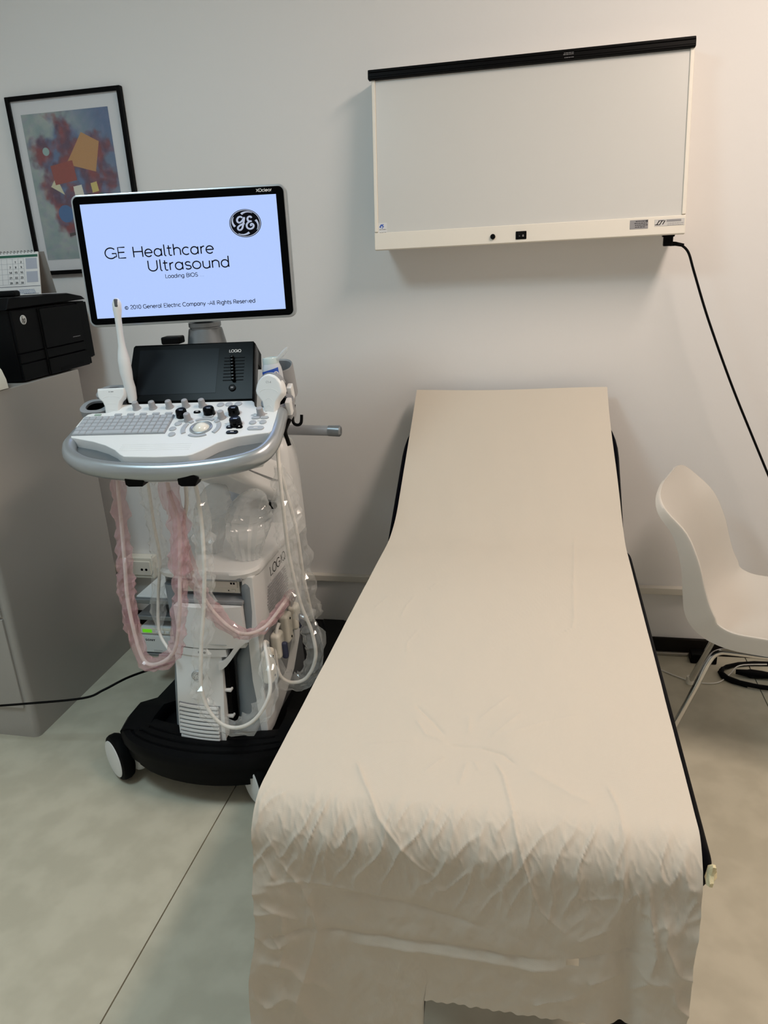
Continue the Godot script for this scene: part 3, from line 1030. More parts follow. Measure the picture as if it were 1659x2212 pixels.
func film_viewer() -> void:
	# a wedge: the face leans back so that its lower edge stands further from the wall
	var c := Vector3(-0.077, 1.932, 0.128)
	var f := frame_at(c, 0.0, 8.5)
	var w := 1.036
	var h := 0.578
	var t := thing("film_viewer", "wide white X-ray film viewer with black clip bar, mounted on the back wall", "film viewer", Vector3(c.x, c.y, 0.0))
	var b := MB.new()
	var o := f.origin
	var tl := f * Vector3(-w / 2, h / 2, -0.004)
	var bl := f * Vector3(-w / 2, -h / 2, -0.004)
	var tr := f * Vector3(w / 2, h / 2, -0.004)
	var br := f * Vector3(w / 2, -h / 2, -0.004)
	var wt := Vector3(tl.x + 0.008, tl.y - 0.004, 0.001)
	var wb := Vector3(bl.x + 0.008, bl.y + 0.012, 0.001)
	var wtr := Vector3(tr.x - 0.008, tr.y - 0.004, 0.001)
	var wbr := Vector3(br.x - 0.008, br.y + 0.012, 0.001)
	b.loft([[wt, wb, wbr, wtr], [tl, bl, br, tr]])
	part("housing", b, M.cream, t)
	# side stiles and bottom rail
	for s in [-1.0, 1.0]:
		b = MB.new()
		b.xf = f
		b.rbox(Vector3(s * (w / 2 - 0.006), 0.03, 0.0), Vector3(0.013, h - 0.062, 0.012), 0.003, 2)
		part("side_stile", b, M.cream, t)
	b = MB.new()
	b.xf = f
	b.rbox(Vector3(0, -h / 2 + 0.029, 0.003), Vector3(w, 0.058, 0.018), 0.003, 2)
	var rail := part("bottom_rail", b, M.cream, t)
	b = MB.new()
	b.xf = f
	b.box(Vector3(0, 0.02, -0.002), Vector3(w - 0.022, h - 0.07, 0.006))
	var pan := part("diffuser_panel", b, M.milk, t)
	b = MB.new()
	b.xf = f
	b.rbox(Vector3(-0.004, h / 2 - 0.013, 0.008), Vector3(w + 0.012, 0.027, 0.02), 0.004, 2)
	b.rbox(Vector3(-0.004, h / 2 - 0.002, 0.006), Vector3(w + 0.010, 0.010, 0.03), 0.003, 2)
	b.box(Vector3(-0.004, h / 2 - 0.017, 0.0185), Vector3(w + 0.008, 0.003, 0.003))
	var bar := part("film_clip_bar", b, M.black, t)
	small_print(bar, f * Transform3D(Basis(), Vector3(0.135, h / 2 - 0.0075, 0.0186)), 0.034, 4, 0.0046, 0.0022, M.print_grey, 3)
	# knob, rocker switch and plates on the rail
	b = MB.new()
	b.xf = f * Transform3D(Basis(Vector3.RIGHT, PI / 2), Vector3(-0.103, -h / 2 + 0.023, 0.012))
	b.lathe(Vector3.ZERO, [Vector2(0.0085, 0), Vector2(0.0085, 0.006), Vector2(0.0068, 0.008), Vector2(0, 0.008)], 20)
	part("dimmer_knob", b, M.black, t)
	b = MB.new()
	b.xf = f
	b.rbox(Vector3(-0.008, -h / 2 + 0.023, 0.0125), Vector3(0.036, 0.026, 0.005), 0.002, 2)
	var sw := part("rocker_switch", b, M.black, t)
	b = MB.new()
	b.xf = f * Transform3D(Basis(Vector3.UP, 0.10), Vector3(-0.008, -h / 2 + 0.023, 0.0155))
	b.rbox(Vector3.ZERO, Vector3(0.024, 0.017, 0.006), 0.0015, 2)
	part("rocker", b, M.black_plastic, sw)
	words("-", 0.008, f * Transform3D(Basis(), Vector3(-0.013, -h / 2 + 0.0205, 0.0196)), M.label_white, sw)
	words("0", 0.006, f * Transform3D(Basis(), Vector3(-0.001, -h / 2 + 0.0205, 0.0184)), M.label_white, sw)
	b = MB.new()
	b.xf = f
	b.box(Vector3(0.373, -h / 2 + 0.036, 0.0124), Vector3(0.057, 0.028, 0.001))
	part("rating_plate", b, M.print_grey, rail)
	small_print(rail, f * Transform3D(Basis(), Vector3(0.378, -h / 2 + 0.0455, 0.0131)), 0.040, 4, 0.006, 0.0022, M.ink, 4)
	b = MB.new()
	b.xf = f
	b.box(Vector3(0.398, -h / 2 + 0.045, 0.0131), Vector3(0.003, 0.005, 0.0006))
	part("plate_mark", b, M.ink, rail)
	b = MB.new()
	b.xf = f
	b.box(Vector3(0.468, -h / 2 + 0.0375, 0.0124), Vector3(0.092, 0.021, 0.001))
	part("maker_plate", b, colour("c9c8c6", 0.4), rail)
	b = MB.new()
	b.xf = f
	b.box(Vector3(0.481, -h / 2 + 0.0425, 0.0131), Vector3(0.045, 0.0065, 0.0006))
	part("address_strip", b, M.print_grey, rail)
	small_print(rail, f * Transform3D(Basis(), Vector3(0.485, -h / 2 + 0.0342, 0.0131)), 0.052, 2, 0.005, 0.002, M.print_grey, 5)
	# the maker's slanted mark
	b = MB.new()
	b.xf = f
	for k in 3:
		var x := 0.427 + 0.009 * k
		b.prism([Vector2(x, -h / 2 + 0.0315), Vector2(x + 0.003, -h / 2 + 0.0315), Vector2(x + 0.0105, -h / 2 + 0.0435), Vector2(x + 0.0075, -h / 2 + 0.0435)], 0.0125, 0.0133)
	b.box(Vector3(0.4425, -h / 2 + 0.0435, 0.0131), Vector3(0.018, 0.0018, 0.0008))
	b.box(Vector3(0.431, -h / 2 + 0.0315, 0.0131), Vector3(0.016, 0.0018, 0.0008))
	part("maker_mark", b, M.ink, rail)
	# sticker low on the left of the panel
	b = MB.new()
	b.xf = f
	b.box(Vector3(-0.491, -h / 2 + 0.076, 0.0016), Vector3(0.034, 0.032, 0.0008))
	b.box(Vector3(-0.491, -h / 2 + 0.0595, 0.0016), Vector3(0.034, 0.002, 0.0008))
	part("sticker", b, M.label_white, pan)
	b = MB.new()
	b.xf = f
	var y0 := -h / 2 + 0.079
	b.prism([Vector2(-0.5015, y0 - 0.001), Vector2(-0.4955, y0 + 0.008), Vector2(-0.491, y0 + 0.008), Vector2(-0.4955, y0), Vector2(-0.4955, y0 - 0.005)], 0.0019, 0.0025)
	b.prism([Vector2(-0.490, y0 + 0.008), Vector2(-0.4845, y0 + 0.008), Vector2(-0.489, y0 + 0.0035), Vector2(-0.4845, y0 + 0.001), Vector2(-0.490, y0 - 0.006), Vector2(-0.4935, y0 - 0.006), Vector2(-0.4885, y0 - 0.001), Vector2(-0.4935, y0 + 0.003)], 0.0019, 0.0025)
	part("sticker_mark", b, M.blue, pan)
	small_print(pan, f * Transform3D(Basis(), Vector3(-0.491, y0 - 0.0095, 0.002)), 0.026, 1, 0.004, 0.002, M.ink, 6)
	small_print(pan, f * Transform3D(Basis(), Vector3(-0.491, y0 - 0.0195, 0.002)), 0.022, 2, 0.0036, 0.0018, M.ink, 7)
	# mains plug and lead
	b = MB.new()
	b.rbox(Vector3(0.397, 1.629, 0.13), Vector3(0.030, 0.036, 0.024), 0.004, 2)
	b.rbox(Vector3(0.397, 1.645, 0.13), Vector3(0.038, 0.010, 0.03), 0.003, 2)
	var cb := thing("power_cable", "black power cable hanging from the film viewer down the right wall", "cable", Vector3(0.397, 1.64, 0.13))
	part("angled_plug", b, M.black, cb)
	b = MB.new()
	b.tube([Vector3(0.405, 1.618, 0.13), Vector3(0.422, 1.617, 0.13), Vector3(0.448, 1.611, 0.13)], [0.008, 0.0068, 0.0055], 10)
	part("strain_relief", b, M.black_rubber, cb)
	b = MB.new()
	b.tube(smooth([Vector3(0.438, 1.614, 0.13), Vector3(0.464, 1.588, 0.13), Vector3(0.487, 1.521, 0.14), Vector3(0.542, 1.369, 0.15), Vector3(0.634, 1.149, 0.16), Vector3(0.730, 0.944, 0.16), Vector3(0.848, 0.696, 0.16), Vector3(0.957, 0.460, 0.15), Vector3(1.03, 0.2, 0.14), Vector3(1.06, 0.01, 0.12)], 8), 0.0042, 10)
	part("lead", b, M.cable_black, cb)


func wall_picture() -> void:
	var c := Vector3(-1.818, 1.949, 0.0)
	var w := 0.494
	var h := 0.658
	var t := thing("picture", "tall abstract print in a thin black frame on the wall behind the monitor", "picture", c)
	var b := MB.new()
	var fw := 0.016
	for s in [-1.0, 1.0]:
		b.rbox(c + Vector3(s * (w / 2 - fw / 2), 0, 0.012), Vector3(fw, h, 0.022), 0.003, 2)
		b.rbox(c + Vector3(0, s * (h / 2 - fw / 2), 0.012), Vector3(w - 2 * fw + 0.004, fw, 0.022), 0.003, 2)
	part("frame", b, M.black, t)
	b = MB.new()
	b.box(c + Vector3(0, 0, 0.008), Vector3(w - fw, h - fw, 0.003))
	part("mat", b, colour("d4d5d8", 0.8), t)
	b = MB.new()
	var aw := 0.375
	var ah := 0.536
	var z := 0.0103
	var cc := c + Vector3(-0.0085, -0.003, z)
	b.quad(cc + Vector3(-aw / 2, -ah / 2, 0), cc + Vector3(aw / 2, -ah / 2, 0), cc + Vector3(aw / 2, ah / 2, 0), cc + Vector3(-aw / 2, ah / 2, 0))
	for p in [[0, 1], [1, 1], [1, 0], [0, 1], [1, 0], [0, 0]]: b.uv.append(Vector2(p[0], p[1]))
	var am := colour("ffffff", 0.8)
	am.albedo_texture = ImageTexture.create_from_image(abstract_print())
	part("print", b, am, t)
	b = MB.new()
	b.box(c + Vector3(0, 0, 0.016), Vector3(w - 2 * fw + 0.002, h - 2 * fw + 0.002, 0.002))
	part("glass", b, M.glass, t)


# a plain made-up composition: soft clouds of colour, a few discs, bars and triangles
func abstract_print() -> Image:
	var W := 300
	var H := 430
	var im := Image.create(W, H, false, Image.FORMAT_RGB8)
	var n1 := FastNoiseLite.new()
	n1.seed = 21; n1.frequency = 0.009; n1.fractal_octaves = 4
	var n2 := FastNoiseLite.new()
	n2.seed = 8; n2.frequency = 0.016; n2.fractal_octaves = 3
	var pale := Color("9aa3a0")
	var blue := Color("4d6488")
	var plum := Color("4a2f4a")
	var red := Color("7a3338")
	for y in H:
		for x in W:
			var q := Vector2((x - W * 0.52) / (W * 0.40), (y - H * 0.47) / (H * 0.43))
			var r := q.length() + 0.55 * n1.get_noise_2d(x, y)
			var a := n2.get_noise_2d(x + 300, y) * 1.4 + 0.5
			var core := plum.lerp(red, clampf(a, 0, 1)).lerp(blue, clampf(n1.get_noise_2d(x * 1.3, y + 500) * 2.2, 0, 1))
			var rim := pale.lerp(Color("7f9494"), clampf(n2.get_noise_2d(x, y + 90) + 0.4, 0, 1)).lerp(blue, smoothstep(0.35, 0.95, float(x) / W - float(y) / H * 0.5))
			im.set_pixel(x, y, core.lerp(rim, smoothstep(0.84, 1.2, r)).lerp(Color("8e86a6"), 0.25 * clampf(n2.get_noise_2d(x * 2, y * 2) * 2, 0, 1)))
	var shapes := [
		[[196, 62], [252, 92], [226, 176], [128, 148], Color("b1824e")],
		[[60, 210], [84, 182], [104, 236], Color("c9c4a4")],
		[[140, 290], [226, 272], [228, 288], [142, 308], Color("2f6a70")],
		[[176, 310], [232, 300], [233, 306], [177, 317], Color("d0c9b4")],
		[[70, 150], [150, 138], [156, 196], [78, 206], Color("8a3a30")],
		[[138, 214], [168, 210], [172, 240], [140, 244], Color("d6d2c4")],
		[[172, 240], [196, 236], [200, 262], [174, 266], Color("24262e")],
		[[140, 244], [174, 240], [176, 266], [144, 270], Color("3d6f74")],
		[[200, 208], [222, 204], [226, 232], [203, 236], Color("c6b468")],
		[[96, 352], [214, 332], [215, 340], [97, 361], Color("2a1c22")],
		[[120, 400], [150, 300], [160, 303], [132, 404], Color("b0442e")]]
	for s in shapes:
		var col: Color = s[-1]
		var poly := PackedVector2Array()
		for k in s.size() - 1: poly.append(Vector2(s[k][0], s[k][1]))
		var r := Rect2(poly[0], Vector2.ZERO)
		for p in poly: r = r.expand(p)
		for y in range(int(r.position.y), int(r.end.y) + 1):
			for x in range(int(r.position.x), int(r.end.x) + 1):
				if Geometry2D.is_point_in_polygon(Vector2(x, y), poly): im.set_pixel(x, y, col)
	var discs := [[96, 292, 26, 0, Color("2f5f92")], [232, 250, 13, 0, Color("2e4a48")], [64, 108, 12, 0, Color("8aa7a4")], [190, 372, 17, 0, Color("37507c")]]
	for d in discs:
		for y in range(maxi(0, d[1] - d[2]), mini(H, d[1] + d[2] + 1)):
			for x in range(maxi(0, d[0] - d[2]), mini(W, d[0] + d[2] + 1)):
				var l := Vector2(x - d[0], y - d[1]).length()
				if l > d[2] or l < d[3]: continue
				if d[3] > 0 and (y > d[1] or (d[0] > 150) != (x > d[0])): continue
				im.set_pixel(x, y, d[4])
	return im


func desk_printer() -> void:
	# stands on the cabinet, its front turned to the room (+x)
	var x1 := -1.832
	var at := Vector3(-2.02, 1.264, 0.318)
	var t := thing("printer", "black office printer with a round badge, on top of the grey filing cabinet", "printer", at)
	# side view outline in (z, y): built as a prism along x
	var b := MB.new()
	var fx := Transform3D(Basis(Vector3(0, 0, -1), Vector3(0, 1, 0), Vector3(1, 0, 0)), Vector3(0, 0, 0))   # local x -> -z, y -> y, z -> x
	b.xf = fx
	b.prism([Vector2(-0.552, 1.266), Vector2(-0.10, 1.266), Vector2(-0.10, 1.29), Vector2(-0.083, 1.29), Vector2(-0.085, 1.515), Vector2(-0.552, 1.515)], -2.23, x1 - 0.004, 0.006)
	var body := part("body", b, M.black_plastic, t)
	b = MB.new()
	b.xf = fx
	b.prism([Vector2(-0.566, 1.517), Vector2(-0.080, 1.521), Vector2(-0.10, 1.536), Vector2(-0.19, 1.552), Vector2(-0.54, 1.556)], -2.235, x1 + 0.004, 0.01)
	part("top_cover", b, M.black_plastic, t)
	var face := func(z0: float, z1: float, y0: float, y1: float, p: float, called: String, mat: Material) -> MeshInstance3D:
		var m := MB.new()
		m.rbox(Vector3(x1 - 0.003 + p / 2, (y0 + y1) / 2, (z0 + z1) / 2), Vector3(0.01 + p, y1 - y0, absf(z1 - z0)), 0.0025, 2)
		return part(called, m, mat, t)
	face.call(0.548, 0.405, 1.366, 1.512, 0.004, "badge_panel", M.black_plastic)
	face.call(0.400, 0.155, 1.366, 1.508, 0.012, "front_door", M.black_plastic)
	face.call(0.151, 0.088, 1.295, 1.512, 0.004, "side_panel", M.black_plastic)
	face.call(0.548, 0.405, 1.330, 1.362, 0.004, "strip_panel", M.black_plastic)
	face.call(0.400, 0.155, 1.330, 1.362, 0.010, "tray_flap", M.black_plastic)
	face.call(0.548, 0.405, 1.268, 1.326, 0.004, "lower_panel", M.black_plastic)
	var tr: MeshInstance3D = face.call(0.400, 0.145, 1.268, 1.326, 0.012, "paper_tray", M.black_plastic)
	b = MB.new()
	b.rbox(Vector3(x1 + 0.012, 1.279, 0.26), Vector3(0.006, 0.016, 0.16), 0.003, 2)
	part("tray_handle", b, M.black, tr)
	b = MB.new()
	b.rbox(Vector3(x1 + 0.006, 1.39, 0.4025), Vector3(0.008, 0.24, 0.010), 0.002, 2)
	part("door_groove", b, M.black, t)
	# round badge
	var bf := Transform3D(Basis(Vector3.UP, PI / 2), Vector3(x1 + 0.0065, 1.478, 0.492))
	b = MB.new()
	b.xf = bf * Transform3D(Basis(Vector3.RIGHT, PI / 2), Vector3.ZERO)
	b.lathe(Vector3.ZERO, [Vector2(0.0165, -0.002), Vector2(0.0165, 0.001), Vector2(0.0155, 0.0018), Vector2(0, 0.0018)], 28)
	var badge := part("badge", b, colour("cfd2d0", 0.4), t)
	b = MB.new()
	b.xf = bf
	var sl := 0.22
	for stroke in [[[-0.0085, -0.0095], [-0.0085, 0.0135]], [[-0.0085, 0.003], [-0.004, 0.003], [-0.003, 0.001], [-0.003, -0.0095]], [[0.001, 0.003], [0.001, -0.0150]], [[0.001, 0.003], [0.0065, 0.003], [0.0075, 0.001], [0.0075, -0.007], [0.0065, -0.0085], [0.001, -0.0085]]]:
		var pts := []
		for p in stroke: pts.append(Vector3(p[0] + sl * p[1], p[1], 0.0022))
		b.tube(pts, 0.0012, 6, 0.4, Vector3(0, 0, 1))
	part("badge_letters", b, M.black, badge)
	small_print(t, Transform3D(Basis(Vector3.UP, PI / 2), Vector3(x1 + 0.0155, 1.387, 0.205)), 0.055, 1, 0.004, 0.003, M.print_grey, 8)
	# desk calendar on the printer
	var k := Vector3(-1.975, 1.555, 0.275)
	var cal := thing("desk_calendar", "white desk calendar with green header, standing on the black printer", "calendar", k)
	var pf := Transform3D(Basis(Vector3.UP, deg_to_rad(8)) * Basis(Vector3.RIGHT, deg_to_rad(-14)), k + Vector3(0, 0.0, 0.03))
	var cw := 0.20
	var ch := 0.158
	b = MB.new()
	b.xf = pf
	b.box(Vector3(0, ch / 2, 0), Vector3(cw, ch, 0.004))
	var page := part("page_block", b, M.label_white, cal)
	b = MB.new()
	b.xf = Transform3D(Basis(Vector3.UP, deg_to_rad(8)) * Basis(Vector3.RIGHT, deg_to_rad(14)), k + Vector3(-0.008, 0.0, -0.058))
	b.box(Vector3(0.012, ch / 2, 0), Vector3(cw, ch, 0.002))
	part("stand", b, colour("8f8b86", 0.7), cal)
	b = MB.new()
	b.xf = pf
	b.box(Vector3(0.0, ch - 0.014, 0.0022), Vector3(cw - 0.006, 0.009, 0.0008))
	part("header_band", b, colour("1f5a48", 0.6), page)
	for i in 14:
		b = MB.new()
		b.xf = pf
		var pts := []
		for q in 9:
			var a := TAU * q / 9.0
			pts.append(Vector3(-cw / 2 + 0.012 + i * 0.0135, ch + 0.001 + cos(a) * 0.006, -0.002 + sin(a) * 0.006))
		pts.append(pts[0])
		b.tube(pts, 0.0009, 5)
		part("wire_ring", b, M.black, cal)
	b = MB.new()
	b.xf = pf
	for y in [0.5, 1.5]:
		b.box(Vector3(0.071, 0.042 + 0.049 * y, 0.0022), Vector3(0.044, 0.040, 0.0006))
	part("small_month_block", b, colour("a9aebb", 0.7), page)
	b = MB.new()
	b.xf = pf
	for r in 6: b.box(Vector3(-0.025, 0.040 + r * 0.0192, 0.0021), Vector3(0.132, 0.0006, 0.0005))
	for q in 7: b.box(Vector3(-0.091 + q * 0.022, 0.040 + 0.048, 0.0021), Vector3(0.0006, 0.096, 0.0005))
	part("grid_lines", b, colour("8a8f9b", 0.7), page)
	b = MB.new()
	b.xf = pf
	b.box(Vector3(0, 0.032, 0.0022), Vector3(cw, 0.0016, 0.0006))
	b.box(Vector3(0.062, 0.0045, 0.0022), Vector3(0.06, 0.0012, 0.0006))
	part("rule", b, colour("34384a", 0.7), page)
	var nums := [["", "1", "2"], ["7", "8", "9"], ["14", "15", "16"], ["21", "22", "23"], ["28", "29", "30"]]
	for r in 5:
		for q in 3:
			if nums[r][q]: words(nums[r][q], 0.0075, pf * Transform3D(Basis(), Vector3(-0.014 + q * 0.022, 0.1225 - r * 0.0192, 0.0022)), M.ink, page, "number", 1.0, true)
	small_print(page, pf * Transform3D(Basis(), Vector3(0.045, 0.0195, 0.0022)), 0.075, 4, 0.0042, 0.0022, colour("4a6a96", 0.7), 9)
	# handset lying beside it, and the white device at the picture's left border
	var hs := Vector3(-1.918, 1.556, 0.49)
	b = MB.new()
	b.xf = Transform3D(Basis(Vector3.UP, deg_to_rad(12)), hs)
	b.rbox(Vector3(0, 0.012, 0), Vector3(0.16, 0.022, 0.05), 0.009, 3)
	b.rbox(Vector3(-0.04, 0.022, 0), Vector3(0.06, 0.02, 0.046), 0.008, 3)
	single("remote_handset", b, M.black_plastic, hs, "small black handset lying in front of the desk calendar", "handset")
	var wd := Vector3(-1.875, 1.264, 0.72)
	var dv := thing("label_printer", "white rounded desk device at the left border, beside the black printer", "label printer", wd)
	b = MB.new()
	b.xf = Transform3D(Basis(Vector3(1, 0, 0), Vector3(0, 1, 0), Vector3(0, 0, 1)), wd)
	b.prism([Vector2(-0.14, 0.0), Vector2(0.064, 0.0), Vector2(0.062, 0.03), Vector2(0.052, 0.062), Vector2(0.03, 0.094), Vector2(0.0, 0.115), Vector2(-0.14, 0.13)], -0.06, 0.06, 0.008)
	part("body", b, M.white_warm, dv)
	b = MB.new()
	b.rbox(wd + Vector3(0.02, 0.055, 0.06), Vector3(0.05, 0.016, 0.004), 0.0015, 2)
	part("label_slot", b, M.black, dv)
	b = MB.new()
	b.rbox(wd + Vector3(-0.03, 0.012, 0.06), Vector3(0.17, 0.002, 0.003), 0.0006, 1)
	part("base_line", b, M.print_grey, dv)


# ---------------------------------------------------------------- ultrasound cart
const CART := Vector3(-1.02, 0, 0.7)
var deck := Transform3D()


func ultrasound() -> void:
	var t := thing("ultrasound_cart", "white and grey ultrasound machine on a black wheeled base, left of the couch", "ultrasound machine", CART)
	cart_base(t)
	cart_body(t)
	console(t)
	touch_panel(t)
	monitor(t)


func cart_base(t: Node3D) -> void:
	var b := MB.new()
	# plan outline (x, -z): wide bowed front, straight sides, narrower back; turned flat
	var flat := Transform3D(Basis(Vector3.RIGHT, -PI / 2), Vector3(0, 0, 0))
	var c := -1.035
	var ol := func(g: float) -> Array:
		var o := []
		var hw := 0.325 - g
		for i in 13:
			var f := float(i) / 12 * 2.0 - 1.0
			var bow := 1.175 - g - 0.085 * f * f - 0.03 * pow(absf(f), 8.0)
			o.append(Vector2(c + hw * f * 0.965, -bow))
		o.append_array([Vector2(c + hw, -(1.02 - g)), Vector2(c + hw, -0.92), Vector2(c + hw - 0.03, -0.72), Vector2(c + hw - 0.04, -0.30), Vector2(c + hw - 0.09, -(0.18 + g)), Vector2(c - hw + 0.09, -(0.18 + g)), Vector2(c - hw + 0.04, -0.30), Vector2(c - hw + 0.03, -0.72), Vector2(c - hw, -0.92), Vector2(c - hw, -(1.02 - g))])
		return o
	b.xf = flat
	b.prism(ol.call(0.02), 0.085, 0.125, 0.004)
	b.prism(ol.call(0.004), 0.12, 0.165, 0.008)
	part("base_tray", b, M.black_plastic, t)
	# raised rim with ribs on the foot rest
	b = MB.new()
	var rings := []
	for i in 25:
		var f := float(i) / 24 * 2.0 - 1.0
		var hw := 0.325
		var z := 1.175 - 0.085 * f * f - 0.03 * pow(absf(f), 8.0)
		var x := c + hw * f * 0.975
		var ring := []
		var inn := Vector3((c - x) * 0.30, 0, 0.90 - z) * (0.55 if absf(f) < 0.9 else 0.7)
		for p in [[0.0, 0.16], [0.0, 0.178], [0.06, 0.192], [0.2, 0.197], [0.22, 0.193], [0.26, 0.193], [0.28, 0.199], [0.40, 0.201], [0.42, 0.197], [0.46, 0.197], [0.48, 0.203], [0.60, 0.204], [0.62, 0.200], [0.66, 0.200], [0.68, 0.206], [0.9, 0.207], [1.0, 0.200], [1.02, 0.16]]:
			ring.append(Vector3(x, p[1], z) + inn * p[0])
		ring.reverse()
		rings.append(ring)
	b.loft(rings)
	part("foot_rest", b, M.black_plastic, t)
	# side rails of the base
	for s in [-1.0, 1.0]:
		b = MB.new()
		var xo: float = c + s * 0.318
		var rr := []
		for q in [[1.06, 0.0, 0.200], [1.0, 0.004, 0.212], [0.93, 0.004, 0.214], [0.86, -0.02, 0.19], [0.60, -0.03, 0.186], [0.32, -0.035, 0.186], [0.2, -0.08, 0.18]]:
			var x: float = xo + s * q[1]
			var i2: float = x - s * 0.10
			var ring := [Vector3(x, 0.13, q[0]), Vector3(x, q[2] - 0.012, q[0]), Vector3(x - s * 0.012, q[2], q[0]), Vector3(i2, q[2], q[0]), Vector3(i2 - s * 0.01, q[2] - 0.02, q[0]), Vector3(i2 - s * 0.01, 0.13, q[0])]
			if s > 0: ring.reverse()
			rr.append(ring)
		rr.reverse()
		b.loft(rr)
		part("base_rail", b, M.black_plastic, t)
	# front skirt below the tray
	b = MB.new()
	var sk := []
	for i in 17:
		var f := float(i) / 16 * 2.0 - 1.0
		var z := 1.135 - 0.10 * f * f
		sk.append([Vector3(c + 0.235 * f, 0.065 + 0.02 * f * f, z - 0.04), Vector3(c + 0.26 * f, 0.10, z), Vector3(c + 0.26 * f, 0.125, z), Vector3(c + 0.24 * f, 0.125, z - 0.10), Vector3(c + 0.22 * f, 0.065, z - 0.10)])
	b.loft(sk)
	part("front_skirt", b, M.black, t)
	# castors
	for w in [[-1.380, 1.055, 53.0], [-0.868, 1.105, 46.0], [-1.30, 0.28, 40.0], [-0.77, 0.28, 20.0]]:
		var yaw := deg_to_rad(-90.0 + w[2])
		var at := Vector3(w[0], 0.08, w[1])
		var fx := Transform3D(Basis(Vector3.UP, yaw) * Basis(Vector3.RIGHT, PI / 2), at)   # lathe axis y -> wheel axle, pointing out to the left and front
		b = MB.new()
		b.xf = fx
		b.lathe(Vector3.ZERO, [Vector2(0.0, -0.030), Vector2(0.062, -0.030), Vector2(0.074, -0.024), Vector2(0.080, -0.012), Vector2(0.080, 0.004), Vector2(0.076, 0.013), Vector2(0.066, 0.018), Vector2(0.0, 0.018)], 36)
		var wh := part("castor_tyre", b, M.black_rubber, t)
		b = MB.new()
		b.xf = fx
		b.lathe(Vector3.ZERO, [Vector2(0.0645, 0.014), Vector2(0.0645, 0.0195), Vector2(0.060, 0.022), Vector2(0.0, 0.025)], 36)
		part("hub_cap", b, M.white, wh)
		b = MB.new()
		b.xf = fx
		b.lathe(Vector3.ZERO, [Vector2(0.05, -0.036), Vector2(0.058, -0.030)], 24)
		b.xf = Transform3D(Basis(Vector3.UP, yaw), at)
		var rr2 := []
		for q in [[0.062, 0.045, 0.020], [0.045, 0.052, 0.026], [0.01, 0.055, 0.032], [-0.03, 0.05, 0.032], [-0.055, 0.035, 0.024]]:
			var ring := []
			for p in rrect(q[1] * 2, q[2] * 2, q[2] * 0.8, 4): ring.append(Vector3(0.012 + p.x, q[0], -0.062 + p.y))
			rr2.append(ring)
		b.loft(rr2)
		part("castor_fork", b, M.white, t)


func bow(x: float) -> float:   # the body's front bulges in plan
	return 0.03 * (1.0 - pow((x + 1.02) / 0.17, 2.0))


